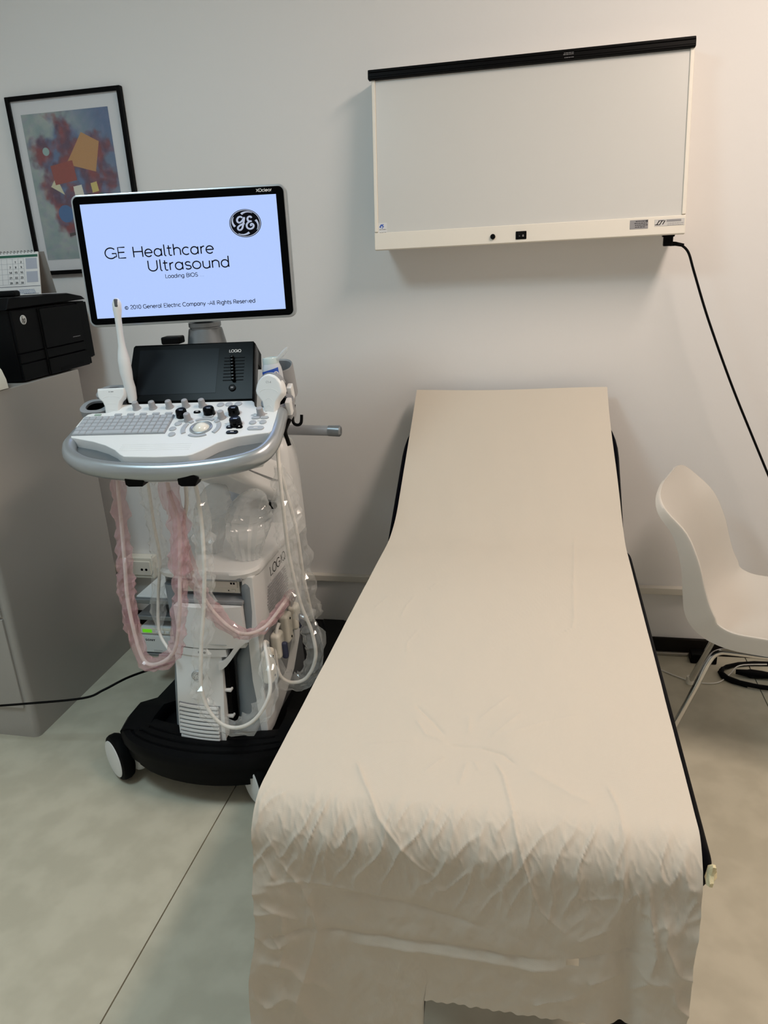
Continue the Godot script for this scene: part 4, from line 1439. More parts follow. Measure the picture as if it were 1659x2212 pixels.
func cart_body(t: Node3D) -> void:
	var cx := -1.015
	# core carcass
	var b := MB.new()
	var rings := []
	for q in [[0.165, 0.145, 1.010], [0.30, 0.140, 0.985], [0.49, 0.138, 0.965], [0.735, 0.138, 0.965]]:
		rings.append([Vector3(cx - q[1], q[0], q[2]), Vector3(cx - q[1], q[0], 0.55), Vector3(cx + q[1], q[0], 0.55), Vector3(cx + q[1], q[0], q[2])])
	b.loft(rings)
	part("chassis", b, M.silver_dark, t)
	# lower front: white curved shell
	b = MB.new()
	var fr := func(b: MB, x0: float, x1: float, ys: Array, off: float, th: float) -> void:
		var rr := []
		var n := 14
		for y in ys:
			var ring := []
			for i in n + 1:
				var x := lerpf(x0, x1, float(i) / n)
				var z := 1.0 + off + bow(x) + 0.05 * smoothstep(0.5, 0.17, y)
				ring.append(Vector3(x, y, z))
			for i in n + 1:
				var x := lerpf(x1, x0, float(i) / n)
				ring.append(Vector3(x, y, 1.0 + off + bow(x) + 0.05 * smoothstep(0.5, 0.17, y) - th))
			ring.reverse()
			rr.append(ring)
		b.loft(rr)
	fr.call(b, -1.132, -0.968, [0.175, 0.24, 0.30, 0.36, 0.42, 0.465, 0.485], 0.0, 0.03)
	part("front_shell", b, M.white, t)
	# rounded shoulder above it, sweeping down to the right
	b = MB.new()
	fr.call(b, -1.125, -0.95, [0.478, 0.49, 0.503], 0.004, 0.03)
	part("shoulder", b, M.white, t)
	b = MB.new()
	var sw := []
	for i in 9:
		var f := i / 8.0
		var x := lerpf(-0.975, -0.872, f)
		var y := 0.455 + 0.095 * smoothstep(0.0, 1.0, f)
		var z := 1.012 + bow(x)
		sw.append([Vector3(x, y + 0.006, z), Vector3(x, y - 0.018, z + 0.004), Vector3(x, y - 0.018, z - 0.03), Vector3(x, y + 0.006, z - 0.03)])
	b.loft(sw)
	part("swept_trim", b, M.white, t)
	# intake slats low on the front, each proud of a dark recess
	for k in 10:
		b = MB.new()
		var y := 0.188 + k * 0.0132
		fr.call(b, -1.122, -0.985, [y, y + 0.0065], 0.008, 0.01)
		part("intake_slat", b, M.white, t)
	b = MB.new()
	fr.call(b, -1.126, -0.981, [0.182, 0.25, 0.316], 0.0025, 0.01)
	part("intake_recess", b, M.grey_plastic, t)
	# round badge and two screws
	b = MB.new()
	b.xf = Transform3D(Basis(Vector3.RIGHT, PI / 2), Vector3(-1.052, 0.408, 1.0 + bow(-1.052) + 0.011))
	b.lathe(Vector3.ZERO, [Vector2(0.021, -0.01), Vector2(0.021, 0.002), Vector2(0.019, 0.004), Vector2(0.0, 0.004)], 32)
	var bd := part("badge", b, M.silver, t)
	emblem(Transform3D(Basis(), Vector3(-1.052, 0.408, 1.0 + bow(-1.052) + 0.0155)), 0.018, bd, M.silver_dark, M.white)
	for x in [-1.038, -1.020]:
		b = MB.new()
		b.xf = Transform3D(Basis(Vector3.RIGHT, PI / 2), Vector3(x, 0.4915, 1.0 + bow(x) + 0.004))
		b.lathe(Vector3.ZERO, [Vector2(0.0042, -0.002), Vector2(0.0042, 0.001), Vector2(0.0, 0.001)], 12)
		part("screw_hole", b, M.black, t)
	# dark side slot with two white bridges
	b = MB.new()
	for q in [[0.19, 0.455]]:
		b.loft([[Vector3(-0.966, q[0], 1.045), Vector3(-0.952, q[0], 1.042), Vector3(-0.952, q[0], 1.0), Vector3(-0.966, q[0], 1.0)].duplicate(), [Vector3(-0.966, q[1], 1.02), Vector3(-0.952, q[1], 1.017), Vector3(-0.952, q[1], 0.98), Vector3(-0.966, q[1], 0.98)]])
	part("side_slot", b, M.black, t)
	for y in [0.27, 0.36]:
		b = MB.new()
		b.rbox(Vector3(-0.958, y, 1.037 - (y - 0.27) * 0.1), Vector3(0.022, 0.008, 0.02), 0.002, 2)
		part("slot_bridge", b, M.white, t)
	# silver pillars: right (wide, curved) and left (narrow)
	b = MB.new()
	var pil := []
	for q in [[0.172, -0.950, -0.872, 1.030], [0.30, -0.948, -0.868, 1.012], [0.45, -0.946, -0.862, 0.996], [0.52, -0.905, -0.857, 0.992], [0.62, -0.898, -0.853, 0.996], [0.70, -0.898, -0.853, 0.994], [0.718, -0.898, -0.854, 0.984], [0.726, -0.898, -0.856, 0.968]]:
		var ring := []
		for i in 9:
			var a := PI * i / 8.0
			ring.append(Vector3(lerpf(q[1], q[2], 0.5 - 0.5 * cos(a)), q[0], q[3] - 0.03 + 0.035 * sin(a)))
		ring.append(Vector3(q[2], q[0], q[3] - 0.10))
		ring.append(Vector3(q[1], q[0], q[3] - 0.10))
		ring.reverse()
		pil.append(ring)
	b.loft(pil)
	part("pillar", b, M.pillar, t)
	b = MB.new()
	pil = []
	for q in [[0.20, -1.172, -1.145, 1.000], [0.35, -1.164, -1.138, 0.985], [0.50, -1.140, -1.118, 0.985], [0.70, -1.150, -1.10, 0.975]]:
		var ring := []
		for i in 9:
			var a := PI * i / 8.0
			ring.append(Vector3(lerpf(q[1], q[2], 0.5 - 0.5 * cos(a)), q[0], q[3] + 0.02 * sin(a)))
		ring.append(Vector3(q[2], q[0], 0.6))
		ring.append(Vector3(q[1], q[0], 0.6))
		ring.reverse()
		pil.append(ring)
	b.loft(pil)
	part("pillar", b, M.pillar, t)
	# upper front: bay with disc drive, then the white door
	b = MB.new()
	b.rbox(Vector3(-0.99, 0.732, 0.98), Vector3(0.22, 0.012, 0.05), 0.003, 2)
	b.rbox(Vector3(-0.99, 0.656, 0.985), Vector3(0.215, 0.012, 0.05), 0.003, 2)
	part("drive_bay", b, M.grey_plastic, t)
	b = MB.new()
	b.rbox(Vector3(-0.995, 0.700, 0.955), Vector3(0.19, 0.050, 0.05), 0.002, 2)
	var dr := part("disc_drive", b, M.white_warm, t)
	b = MB.new()
	b.rbox(Vector3(-0.995, 0.7045, 0.981), Vector3(0.178, 0.020, 0.004), 0.001, 2)
	part("disc_slot_cover", b, M.cream, dr)
	b = MB.new()
	b.rbox(Vector3(-0.921, 0.684, 0.981), Vector3(0.014, 0.008, 0.005), 0.002, 2)
	part("eject_button", b, M.cream, dr)
	b = MB.new()
	b.box(Vector3(-0.937, 0.684, 0.9805), Vector3(0.003, 0.003, 0.002))
	part("drive_lamp", b, M.black, dr)
	b = MB.new()
	for i in 2: b.box(Vector3(-0.925 + 0.009 * i, 0.709, 0.9832), Vector3(0.006, 0.006, 0.0006))
	part("drive_mark", b, M.ink, dr)
	b = MB.new()
	fr.call(b, -1.105, -0.888, [0.508, 0.512, 0.58, 0.644, 0.648], 0.006, 0.03)
	var door := part("front_door", b, M.white, t)
	b = MB.new()
	for s in [[-0.99, 0.636, 0.19, 0.0015], [-0.99, 0.522, 0.19, 0.0015]]:
		b.box(Vector3(s[0], s[1], 1.0345), Vector3(s[2] * 0.5, s[3], 0.002))
	for x in [-0.905]:
		b.box(Vector3(x, 0.58, 1.0195), Vector3(0.0015, 0.115, 0.002))
	part("panel_line", b, M.silver, door)
	# storage tray on top
	b = MB.new()
	var tr := []
	for q in [[0.728, 0.158, 0.012], [0.733, 0.166, 0.004], [0.748, 0.169, 0.0], [0.758, 0.165, 0.004], [0.760, 0.156, 0.012]]:
		var ring := []
		for p in rrect(q[1] * 2, 0.57 - q[2] * 2, 0.075, 8): ring.append(Vector3(-1.008 + p.x, q[0], 0.727 - p.y))
		tr.append(ring)
	b.loft(tr)
	part("storage_tray", b, M.white, t)
	# right side panel, its lower rear cut away in a curve
	b = MB.new()
	b.xf = Transform3D(Basis(Vector3(0, 0, -1), Vector3(0, 1, 0), Vector3(1, 0, 0)), Vector3(0, 0, 0))
	var sp := [Vector2(-1.01, 0.18), Vector2(-0.99, 0.735), Vector2(-0.55, 0.735), Vector2(-0.56, 0.50), Vector2(-0.63, 0.34), Vector2(-0.72, 0.255), Vector2(-0.86, 0.20), Vector2(-0.95, 0.178)]
	b.prism(sp, -0.885, -0.850, 0.006)
	var side := part("side_panel", b, M.white, t)
	strokes("LOG", 0.030, 0.0028, Transform3D(Basis(Vector3(0, 0, -1), Vector3(0, 1, 0), Vector3(1, 0, 0)), Vector3(-0.8492, 0.676, 0.848)), M.ink, side, 0.098)
	strokes("IQ", 0.030, 0.0028, Transform3D(Basis(Vector3(0, 0, -1), Vector3(0, 1, 0), Vector3(1, 0, 0)), Vector3(-0.8492, 0.676, 0.744)), M.ink, side, 0.046)
	for k in 16:
		b = MB.new()
		b.rbox(Vector3(-0.849, 0.654 - k * 0.0095, 0.80), Vector3(0.006, 0.0035, 0.20 - 0.006 * absf(k - 6)), 0.001, 1)
		part("vent_slot", b, M.knob_grey, side)
	b = MB.new()
	b.xf = Transform3D(Basis(Vector3(0, 0, -1), Vector3(0, 1, 0), Vector3(1, 0, 0)), Vector3(0, 0, 0))
	b.prism([Vector2(-1.0, 0.30), Vector2(-0.985, 0.485), Vector2(-0.95, 0.52), Vector2(-0.70, 0.52), Vector2(-0.66, 0.49), Vector2(-0.685, 0.40), Vector2(-0.80, 0.30)], -0.86, -0.8485, 0.002)
	part("connector_plate", b, M.grey_plastic, side)
	# mast with the console arm
	b = MB.new()
	rings = []
	for q in [[0.70, 0.055, 0.085], [0.90, 0.05, 0.08], [1.0, 0.046, 0.07], [1.035, 0.036, 0.055], [1.05, 0.018, 0.03]]:
		var ring := []
		for p in rrect(q[1] * 2, q[2] * 2, q[1] * 0.8, 5): ring.append(Vector3(-0.905 + p.x, q[0], 0.50 - p.y))
		rings.append(ring)
	b.loft(rings)
	part("mast", b, M.white, t)
	b = MB.new()
	b.rbox(Vector3(-1.035, 0.855, 0.47), Vector3(0.19, 0.25, 0.06), 0.006)
	var mp := part("mast_panel", b, colour("c3c9d2", 0.4), t)
	b = MB.new()
	var sg := rrect(0.05, 0.06, 0.008, 4)
	for i in sg.size():
		var p: Vector2 = sg[i]
		var q: Vector2 = sg[(i + 1) % sg.size()]
		b.tube([Vector3(-1.062 + p.x, 0.762 + p.y, 0.5005), Vector3(-1.062 + q.x, 0.762 + q.y, 0.5005)], 0.0012, 5)
	b.tube([Vector3(-1.078, 0.772, 0.5005), Vector3(-1.068, 0.786, 0.5005)], 0.001, 5)
	b.tube([Vector3(-1.072, 0.768, 0.5005), Vector3(-1.060, 0.784, 0.5005)], 0.001, 5)
	part("pictogram", b, M.print_grey, mp)
	b = MB.new()
	rings = []
	for q in [[Vector3(-0.915, 0.895, 0.55), 0.055, 0.062], [Vector3(-0.945, 0.935, 0.62), 0.07, 0.062], [Vector3(-1.0, 1.015, 0.75), 0.08, 0.056], [Vector3(-1.04, 1.09, 0.88), 0.085, 0.045]]:
		var ring := []
		for p in rrect(q[1] * 2, q[2] * 2, 0.022, 4): ring.append(q[0] + Vector3(p.x, p.y * 0.9, p.y * -0.45))
		rings.append(ring)
	rings.reverse()
	b.loft(rings)
	var arm := part("console_arm", b, M.white, t)
	for k in 2:
		b = MB.new()
		var o := Vector3(0.064 - 0.03 * k, 0.01 + 0.052 * k, 0.026 * (1 - k) + 0.012)
		b.tube([Vector3(-0.918, 0.905, 0.56) + o * 0.85, Vector3(-0.945, 0.935, 0.62) + o, Vector3(-1.0, 1.015, 0.75) + o * 1.05, Vector3(-1.04, 1.09, 0.88) + o * 1.05], 0.0022, 6)
		part("arm_seam", b, M.grey_plastic, arm)
	b = MB.new()
	b.rbox(Vector3(-0.955, 0.825, 0.565), Vector3(0.10, 0.02, 0.07), 0.006)
	part("arm_pivot", b, M.black, t)
	# grey push handle sticking out behind on the right
	b = MB.new()
	b.tube([Vector3(-1.0, 1.078, 0.5), Vector3(-0.72, 1.071, 0.5)], 0.0175, 18, 0.85)
	part("push_handle", b, M.grey_plastic, t)
	b = MB.new()
	b.tube([Vector3(-0.722, 1.071, 0.5), Vector3(-0.682, 1.070, 0.5), Vector3(-0.677, 1.070, 0.5)], [0.0185, 0.0195, 0.015], 18, 0.85)
	part("handle_cap", b, M.silver_dark, t)
	# power lead leaving to the left
	b = MB.new()
	b.tube(smooth([Vector3(-2.35, 0.16, 1.02), Vector3(-1.99, 0.173, 0.98), Vector3(-1.764, 0.200, 0.97), Vector3(-1.551, 0.227, 0.95), Vector3(-1.485, 0.247, 0.92), Vector3(-1.424, 0.260, 0.85), Vector3(-1.36, 0.235, 0.72), Vector3(-1.25, 0.22, 0.58), Vector3(-1.14, 0.22, 0.56)], 8), 0.0042, 10)
	part("power_lead", b, M.cable_black, t)


# a disc with a lighter ring, four swirls and two script letters
func emblem(xf: Transform3D, r: float, parent: Node3D, dark: Material, light: Material) -> void:
	var b := MB.new()
	b.xf = xf * Transform3D(Basis(Vector3.RIGHT, PI / 2), Vector3.ZERO)
	b.lathe(Vector3.ZERO, [Vector2(r, -0.0002), Vector2(r, 0.0002), Vector2(0, 0.0002)], 48)
	part("emblem_disc", b, dark, parent)
	b = MB.new()
	b.xf = xf
	var k := r / 1.0
	var ringp := []
	for p in arc(0, 0, 0.935, 0.935, 0, 360, 48): ringp.append(Vector3(p.x * k, p.y * k, 0.0003))
	b.tube(ringp, 0.022 * k, 6, 0.3, Vector3(0, 0, 1))
	for q in 4:
		var a := 55.0 + 90.0 * q
		var pts := []
		var rad := []
		for i in 9:
			var f := i / 8.0
			var g := deg_to_rad(a + 52.0 * f)
			var rr := 0.85 - 0.16 * f * f
			pts.append(Vector3(cos(g) * rr * k, sin(g) * rr * k, 0.0004))
			rad.append((0.018 + 0.065 * f) * k)
		b.tube(pts, rad, 7, 0.3, Vector3(0, 0, 1))
	# script G and E
	var g1 := [[-0.16, 0.40], [-0.26, 0.48], [-0.40, 0.44], [-0.50, 0.28], [-0.47, 0.12], [-0.36, 0.06], [-0.22, 0.14], [-0.10, 0.30], [-0.04, 0.42], [-0.08, 0.20], [-0.14, -0.06], [-0.22, -0.34], [-0.36, -0.46], [-0.48, -0.40], [-0.46, -0.24], [-0.28, -0.10], [-0.04, 0.0]]
	var e1 := [[0.42, 0.36], [0.36, 0.46], [0.24, 0.44], [0.16, 0.32], [0.20, 0.16], [0.34, 0.12], [0.40, 0.14], [0.22, 0.08], [0.08, -0.10], [0.10, -0.32], [0.26, -0.42], [0.44, -0.36], [0.52, -0.20], [0.44, -0.06], [0.34, -0.10], [0.36, -0.22]]
	for s in [g1, e1]:
		var pts := []
		for p in s: pts.append(Vector3(p[0] * k, p[1] * k, 0.0004))
		b.tube(smooth(pts, 4), 0.064 * k, 7, 0.25, Vector3(0, 0, 1))
	part("emblem_script", b, light, parent)


func console(t: Node3D) -> void:
	deck = frame_at(Vector3(-1.0207, 1.2137, 1.02), 5.0, 70.0)
	# under-housing
	var b := MB.new()
	b.xf = deck
	b.prism([Vector2(-0.265, -0.09), Vector2(-0.1, -0.155), Vector2(0.1, -0.155), Vector2(0.265, -0.09), Vector2(0.28, 0.08), Vector2(0.2, 0.15), Vector2(-0.2, 0.15), Vector2(-0.28, 0.08)], -0.085, -0.052, 0.01)
	part("console_underside", b, M.white, t)
	# palm tray seen through the two grip openings
	b = MB.new()
	b.xf = deck
	b.prism([Vector2(-0.30, 0.02), Vector2(-0.298, -0.06), Vector2(-0.26, -0.115), Vector2(-0.15, -0.158), Vector2(0, -0.168), Vector2(0.15, -0.162), Vector2(0.26, -0.125), Vector2(0.30, -0.06), Vector2(0.305, 0.02)], -0.045, -0.03, 0.004)
	part("palm_tray", b, M.silver_dark, t)
	# silver bumper handle
	b = MB.new()
	var hp := smooth([Vector3(0.296, 0.078, -0.02), Vector3(0.300, 0.0, -0.022), Vector3(0.296, -0.07, -0.026), Vector3(0.268, -0.122, -0.03), Vector3(0.19, -0.156, -0.033), Vector3(0.05, -0.176, -0.035), Vector3(-0.09, -0.172, -0.034), Vector3(-0.20, -0.148, -0.032), Vector3(-0.264, -0.110, -0.029), Vector3(-0.289, -0.068, -0.025), Vector3(-0.288, -0.035, -0.022), Vector3(-0.284, 0.0, -0.02)], 8)
	b.xf = deck
	var rad := []
	for i in hp.size():
		var f := float(i) / (hp.size() - 1)
		rad.append(0.0175 + 0.004 * sin(f * PI))
	b.tube(hp, rad, 18, 1.25, Vector3(0, 0, 1))
	part("bumper_handle", b, M.silver, t)
	# white deck
	b = MB.new()
	b.xf = deck
	var ol := [Vector2(-0.196, 0.121), Vector2(-0.202, 0.110), Vector2(-0.212, 0.084), Vector2(-0.222, 0.077), Vector2(-0.272, 0.076), Vector2(-0.284, 0.070), Vector2(-0.291, 0.055), Vector2(-0.296, -0.03), Vector2(-0.293, -0.045), Vector2(-0.283, -0.052), Vector2(-0.25, -0.062), Vector2(-0.208, -0.075), Vector2(-0.165, -0.094), Vector2(-0.128, -0.118), Vector2(-0.105, -0.140), Vector2(-0.090, -0.150), Vector2(0.0, -0.155), Vector2(0.085, -0.152), Vector2(0.10, -0.147), Vector2(0.125, -0.126), Vector2(0.155, -0.095), Vector2(0.20, -0.070), Vector2(0.255, -0.056), Vector2(0.288, -0.050), Vector2(0.296, -0.04), Vector2(0.298, 0.06), Vector2(0.294, 0.078), Vector2(0.284, 0.084), Vector2(0.225, 0.084), Vector2(0.217, 0.092), Vector2(0.210, 0.114), Vector2(0.202, 0.122)]
	b.prism(ol, -0.030, 0.0, 0.004)
	var dk := part("control_deck", b, M.white, t)
	for v in [-0.095, -0.104, -0.113, -0.122]:
		b = MB.new()
		b.xf = deck
		b.rbox(Vector3(-0.015, v, 0.0), Vector3(0.20, 0.0022, 0.0012), 0.0005, 1)
		part("palm_ridge", b, M.white, dk)
	# keyboard
	b = MB.new()
	b.xf = deck
	b.prism([Vector2(-0.2845, -0.0445), Vector2(-0.0085, -0.0445), Vector2(-0.0085, 0.0505), Vector2(-0.2845, 0.0505)], -0.002, 0.0014, 0.0005)
	var kb := part("keyboard", b, M.grey_plastic, t)
	var rows := [[14, 0.0], [14, 0.3], [14, 0.55], [14, 0.8]]
	for r in 5:
		var y := 0.0408 - r * 0.0186
		if r < 4:
			for k in 14:
				key_cap(kb, -0.2835 + 0.0195 * k + 0.00975, y, 0.0183, 0.0174)
		else:
			for k in 3: key_cap(kb, -0.2835 + 0.0195 * k + 0.00975, y, 0.0183, 0.0174)
			key_cap(kb, -0.2835 + 0.0195 * 5.5, y, 0.0195 * 5 - 0.0012, 0.0174)
			for k in range(8, 14): key_cap(kb, -0.2835 + 0.0195 * k + 0.00975, y, 0.0183, 0.0174)
	# soft keys above it and the standby key
	var pill := func(x: float, y: float, w: float, h: float, r: float, mat: Material, called := "button") -> MeshInstance3D:
		var m := MB.new()
		m.xf = deck
		m.prism(rrect(w, h, r, 4, Vector2(x, y)), -0.001, 0.0032, 0.0012)
		return part(called, m, mat, dk)
	for k in 5: pill.call(-0.1855 + 0.0385 * k, 0.0612, 0.021, 0.009, 0.0015, M.key_grey, "soft_key")
	pill.call(-0.2485, 0.0625, 0.020, 0.0085, 0.0015, colour("9fb3a6", 0.4), "standby_key")
	# grey knobs
	for p in [[-0.140, 0.092], [-0.090, 0.092], [-0.0395, 0.094], [0.0093, 0.096], [0.060, 0.096], [0.0389, 0.021], [0.1353, 0.029], [0.2464, 0.040]]:
		b = MB.new()
		b.xf = deck * Transform3D(Basis(Vector3.RIGHT, PI / 2), Vector3(p[0], p[1], 0))
		b.lathe(Vector3.ZERO, [Vector2(0.0125, 0), Vector2(0.0120, 0.003), Vector2(0.0100, 0.006), Vector2(0.0092, 0.0215), Vector2(0.0078, 0.0235), Vector2(0, 0.0238)], 24)
		part("grey_knob", b, M.knob_grey, dk)
	# black dials with a silver mark
	for p in [[0.0135, 0.046, 0.0162], [0.093, 0.053, 0.0165], [0.1665, 0.050, 0.0160], [0.1862, -0.0065, 0.0168]]:
		b = MB.new()
		var dx := deck * Transform3D(Basis(Vector3.RIGHT, PI / 2), Vector3(p[0], p[1], 0))
		b.xf = dx
		b.lathe(Vector3.ZERO, [Vector2(p[2] + 0.0008, 0), Vector2(p[2] + 0.0008, 0.002), Vector2(p[2], 0.003), Vector2(p[2] - 0.0005, 0.018), Vector2(p[2] - 0.002, 0.0205), Vector2(p[2] - 0.004, 0.0205), Vector2(p[2] - 0.006, 0.0195), Vector2(0, 0.0195)], 32)
		part("black_dial", b, M.black_gloss, dk)
		b = MB.new()
		b.xf = deck
		b.prism(rrect(0.012, 0.004, 0.0018, 3, Vector2(p[0] + 0.001, p[1])), 0.0195, 0.0203)
		part("dial_mark", b, M.silver, dk)
	# trackball in its ring of keys
	var bc := Vector2(0.0885, -0.019)
	b = MB.new()
	b.xf = deck * Transform3D(Basis(Vector3.RIGHT, PI / 2), Vector3(bc.x, bc.y, 0))
	b.lathe(Vector3.ZERO, [Vector2(0.0325, 0), Vector2(0.0315, 0.003), Vector2(0.028, 0.0045), Vector2(0.0245, 0.003), Vector2(0.0235, 0.0)], 40)
	part("trackball_ring", b, M.silver, dk)
	b = MB.new()
	b.xf = deck * Transform3D(Basis(Vector3.RIGHT, PI / 2), Vector3(bc.x, bc.y, -0.012))
	var pr := []
	for i in 9: pr.append(Vector2(0.0255 * cos(PI / 2 * i / 8), 0.0255 * sin(PI / 2 * i / 8)))
	pr[-1] = Vector2(0, 0.0255)
	b.lathe(Vector3.ZERO, pr, 32)
	part("trackball", b, colour("ece8dc", 0.12), dk)
	for q in [[55, 125, 0.040, 0.0485], [235, 305, 0.038, 0.0465], [155, 212, 0.044, 0.0565], [-32, 25, 0.044, 0.0565], [134, 148, 0.042, 0.056], [32, 46, 0.042, 0.056]]:
		b = MB.new()
		b.xf = deck
		var o := []
		for p in arc(bc.x, bc.y, q[3], q[3], q[0], q[1], 10): o.append(p)
		for p in arc(bc.x, bc.y, q[2], q[2], q[1], q[0], 10): o.append(p)
		b.prism(o, -0.001, 0.0035, 0.0012)
		part("ring_key", b, M.key_grey, dk)
	# round and oval keys
	for p in [[0.015, 0.0035, 0.010], [0.007, -0.022, 0.010], [0.0135, -0.050, 0.010], [0.2325, 0.0005, 0.0098], [0.2615, 0.0015, 0.0098], [0.1135, 0.100, 0.0105], [0.138, 0.101, 0.0105], [0.166, 0.102, 0.0105]]:
		b = MB.new()
		b.xf = deck * Transform3D(Basis(Vector3.RIGHT, PI / 2), Vector3(p[0], p[1], 0))
		b.lathe(Vector3.ZERO, [Vector2(p[2], 0), Vector2(p[2], 0.0025), Vector2(p[2] - 0.0015, 0.0036), Vector2(0, 0.0042)], 24)
		part("round_key", b, M.key_grey, dk)
	pill.call(0.0925, 0.0385, 0.033, 0.014, 0.0068, M.key_grey, "oval_key")
	pill.call(0.2360, 0.0240, 0.024, 0.012, 0.0055, M.key_grey, "oval_key")
	pill.call(0.2610, 0.0245, 0.024, 0.012, 0.0055, M.key_grey, "oval_key")
	pill.call(0.2475, -0.0285, 0.047, 0.0185, 0.0088, M.key_grey, "oval_key")
	pill.call(0.053, 0.0632, 0.021, 0.012, 0.0058, M.black_gloss, "black_key")
	pill.call(0.1715, -0.020, 0.020, 0.014, 0.006, M.black_gloss, "black_key")
	pill.call(0.1985, -0.0205, 0.020, 0.014, 0.006, M.black_gloss, "black_key")
	pill.call(0.1850, -0.0465, 0.034, 0.0155, 0.0074, M.black_gloss, "black_key")
	for q in [[0.170, -0.0200, 0.005, 0.004], [0.199, -0.0205, 0.005, 0.004], [0.185, -0.0465, 0.010, 0.003], [0.053, 0.0632, 0.008, 0.003], [0.2475, -0.0285, 0.012, 0.004]]:
		b = MB.new()
		b.xf = deck
		b.prism(rrect(q[2], q[3], 0.001, 2, Vector2(q[0], q[1])), 0.003, 0.0036)
		part("key_mark", b, M.label_white, dk)
	b = MB.new()
	b.xf = deck
	for q in [[0.228, 0.046, 0.006], [0.222, 0.040, 0.008], [0.258, 0.058, 0.007], [0.261, 0.047, 0.006], [0.232, 0.034, 0.010], [0.018, 0.019, 0.016], [0.018, 0.0145, 0.018], [0.154, 0.0, 0.006], [0.2475, 0.0085, 0.006]]:
		b.box(Vector3(q[0], q[1], 0.0003), Vector3(q[2], 0.0014, 0.0006))
	part("deck_print", b, M.print_grey, dk)
	# black hooks under the handle
	for q in [[-0.058, -0.188], [0.090, -0.190]]:
		b = MB.new()
		b.xf = deck * Transform3D(Basis(Vector3.RIGHT, deg_to_rad(70)), Vector3(q[0], q[1] + 0.004, -0.052))
		b.prism([Vector2(-0.028, -0.012), Vector2(-0.020, -0.018), Vector2(0.018, -0.018), Vector2(0.030, 0.004), Vector2(0.020, 0.017), Vector2(-0.024, 0.017), Vector2(-0.029, 0.010)], -0.03, 0.012, 0.004)
		part("cable_hook", b, M.black, t)
	# probe holders on both flanks
	for s in [-1.0, 1.0]:
		for k in 2:
			var cx: float = s * (0.272 + (0.006 if k == 0 else -0.012))
			var cy := 0.118 + k * 0.082
			b = MB.new()
			b.xf = deck
			var outer := rrect(0.094, 0.078, 0.034, 6, Vector2(cx, cy))
			var inner := rrect(0.060, 0.052, 0.024, 6, Vector2(cx, cy))
			var rr := []
			for q in [[outer, -0.055], [outer, -0.006], [outer, -0.001], [inner, 0.0], [inner, -0.05], [inner, -0.054]]:
				var ring := []
				for p in q[0]: ring.append(Vector3(p.x, p.y, q[1]))
				rr.append(ring)
			b.loft(rr, false, true)
			part("probe_holder", b, M.grey_plastic, t)
			b = MB.new()
			b.xf = deck
			rr = []
			for q in [[inner, -0.008], [inner, -0.049], [rrect(0.056, 0.048, 0.022, 6, Vector2(cx, cy)), -0.049], [rrect(0.056, 0.048, 0.022, 6, Vector2(cx, cy)), -0.006]]:
				var ring := []
				for p in q[0]: ring.append(Vector3(p.x, p.y, q[1]))
				rr.append(ring)
			b.loft(rr, false, false)
			b.prism(rrect(0.056, 0.048, 0.022, 6, Vector2(cx, cy)), -0.049, -0.046)
			part("holder_liner", b, M.black_rubber, t)
			if s > 0:
				b = MB.new()
				b.xf = deck
				b.prism(rrect(0.016, 0.03, 0.004, 3, Vector2(0.316 - 0.012 * k, cy - 0.02)), -0.03, 0.012, 0.003)
				part("holder_clip", b, M.white, t)
	b = MB.new()
	b.xf = deck
	var q0 := rrect(0.08, 0.08, 0.034, 6, Vector2(0.268, 0.236))
	var rr := []
	for q in [[1.0, -0.05], [1.0, 0.045], [0.95, 0.05], [0.86, 0.046], [0.86, -0.05]]:
		var ring := []
		for p in q0: ring.append(Vector3(0.268 + (p.x - 0.268) * q[0], 0.236 + (p.y - 0.236) * q[0], q[1]))
		rr.append(ring)
	b.loft(rr)
	part("bottle_holder", b, M.grey_plastic, t)
	# black cable hook on the right flank
	b = MB.new()
	b.tube(smooth([Vector3(-0.712, 1.235, 0.86), Vector3(-0.713, 1.205, 0.88), Vector3(-0.708, 1.187, 0.89), Vector3(-0.694, 1.183, 0.895), Vector3(-0.684, 1.190, 0.895), Vector3(-0.682, 1.212, 0.89)], 6), 0.0045, 10)
	b.tube(smooth([Vector3(-0.716, 1.20, 0.90), Vector3(-0.722, 1.175, 0.93), Vector3(-0.714, 1.15, 0.94), Vector3(-0.708, 1.135, 0.945)], 5), 0.006, 8)
	part("side_hook", b, M.black, t)


func key_cap(kb: Node3D, x: float, y: float, w: float, h: float) -> void:
	var key := "cap_%d" % roundi(w * 10000.0)
	if not M.has(key):
		var m := MB.new()
		var r := []
		for q in [[0.5, 0.0], [0.5, 0.0018], [0.40, 0.0042]]:
			var dx: float = w * 0.5 - (0.5 - q[0]) * h
			var dy: float = h * q[0]
			r.append([Vector3(-dx, -dy, q[1]), Vector3(dx, -dy, q[1]), Vector3(dx, dy, q[1]), Vector3(-dx, dy, q[1])])
		m.loft(r, false, true)
		M[key] = m.mesh()
		M[key].surface_set_material(0, M.key_grey)
	var o := MeshInstance3D.new()
	o.name = "key"
	o.mesh = M[key]
	kb.add_child(o, true)
	var x0 := deck * Transform3D(Basis(), Vector3(x, y, 0.0014))
	x0.origin -= origin_of(kb)
	o.transform = x0


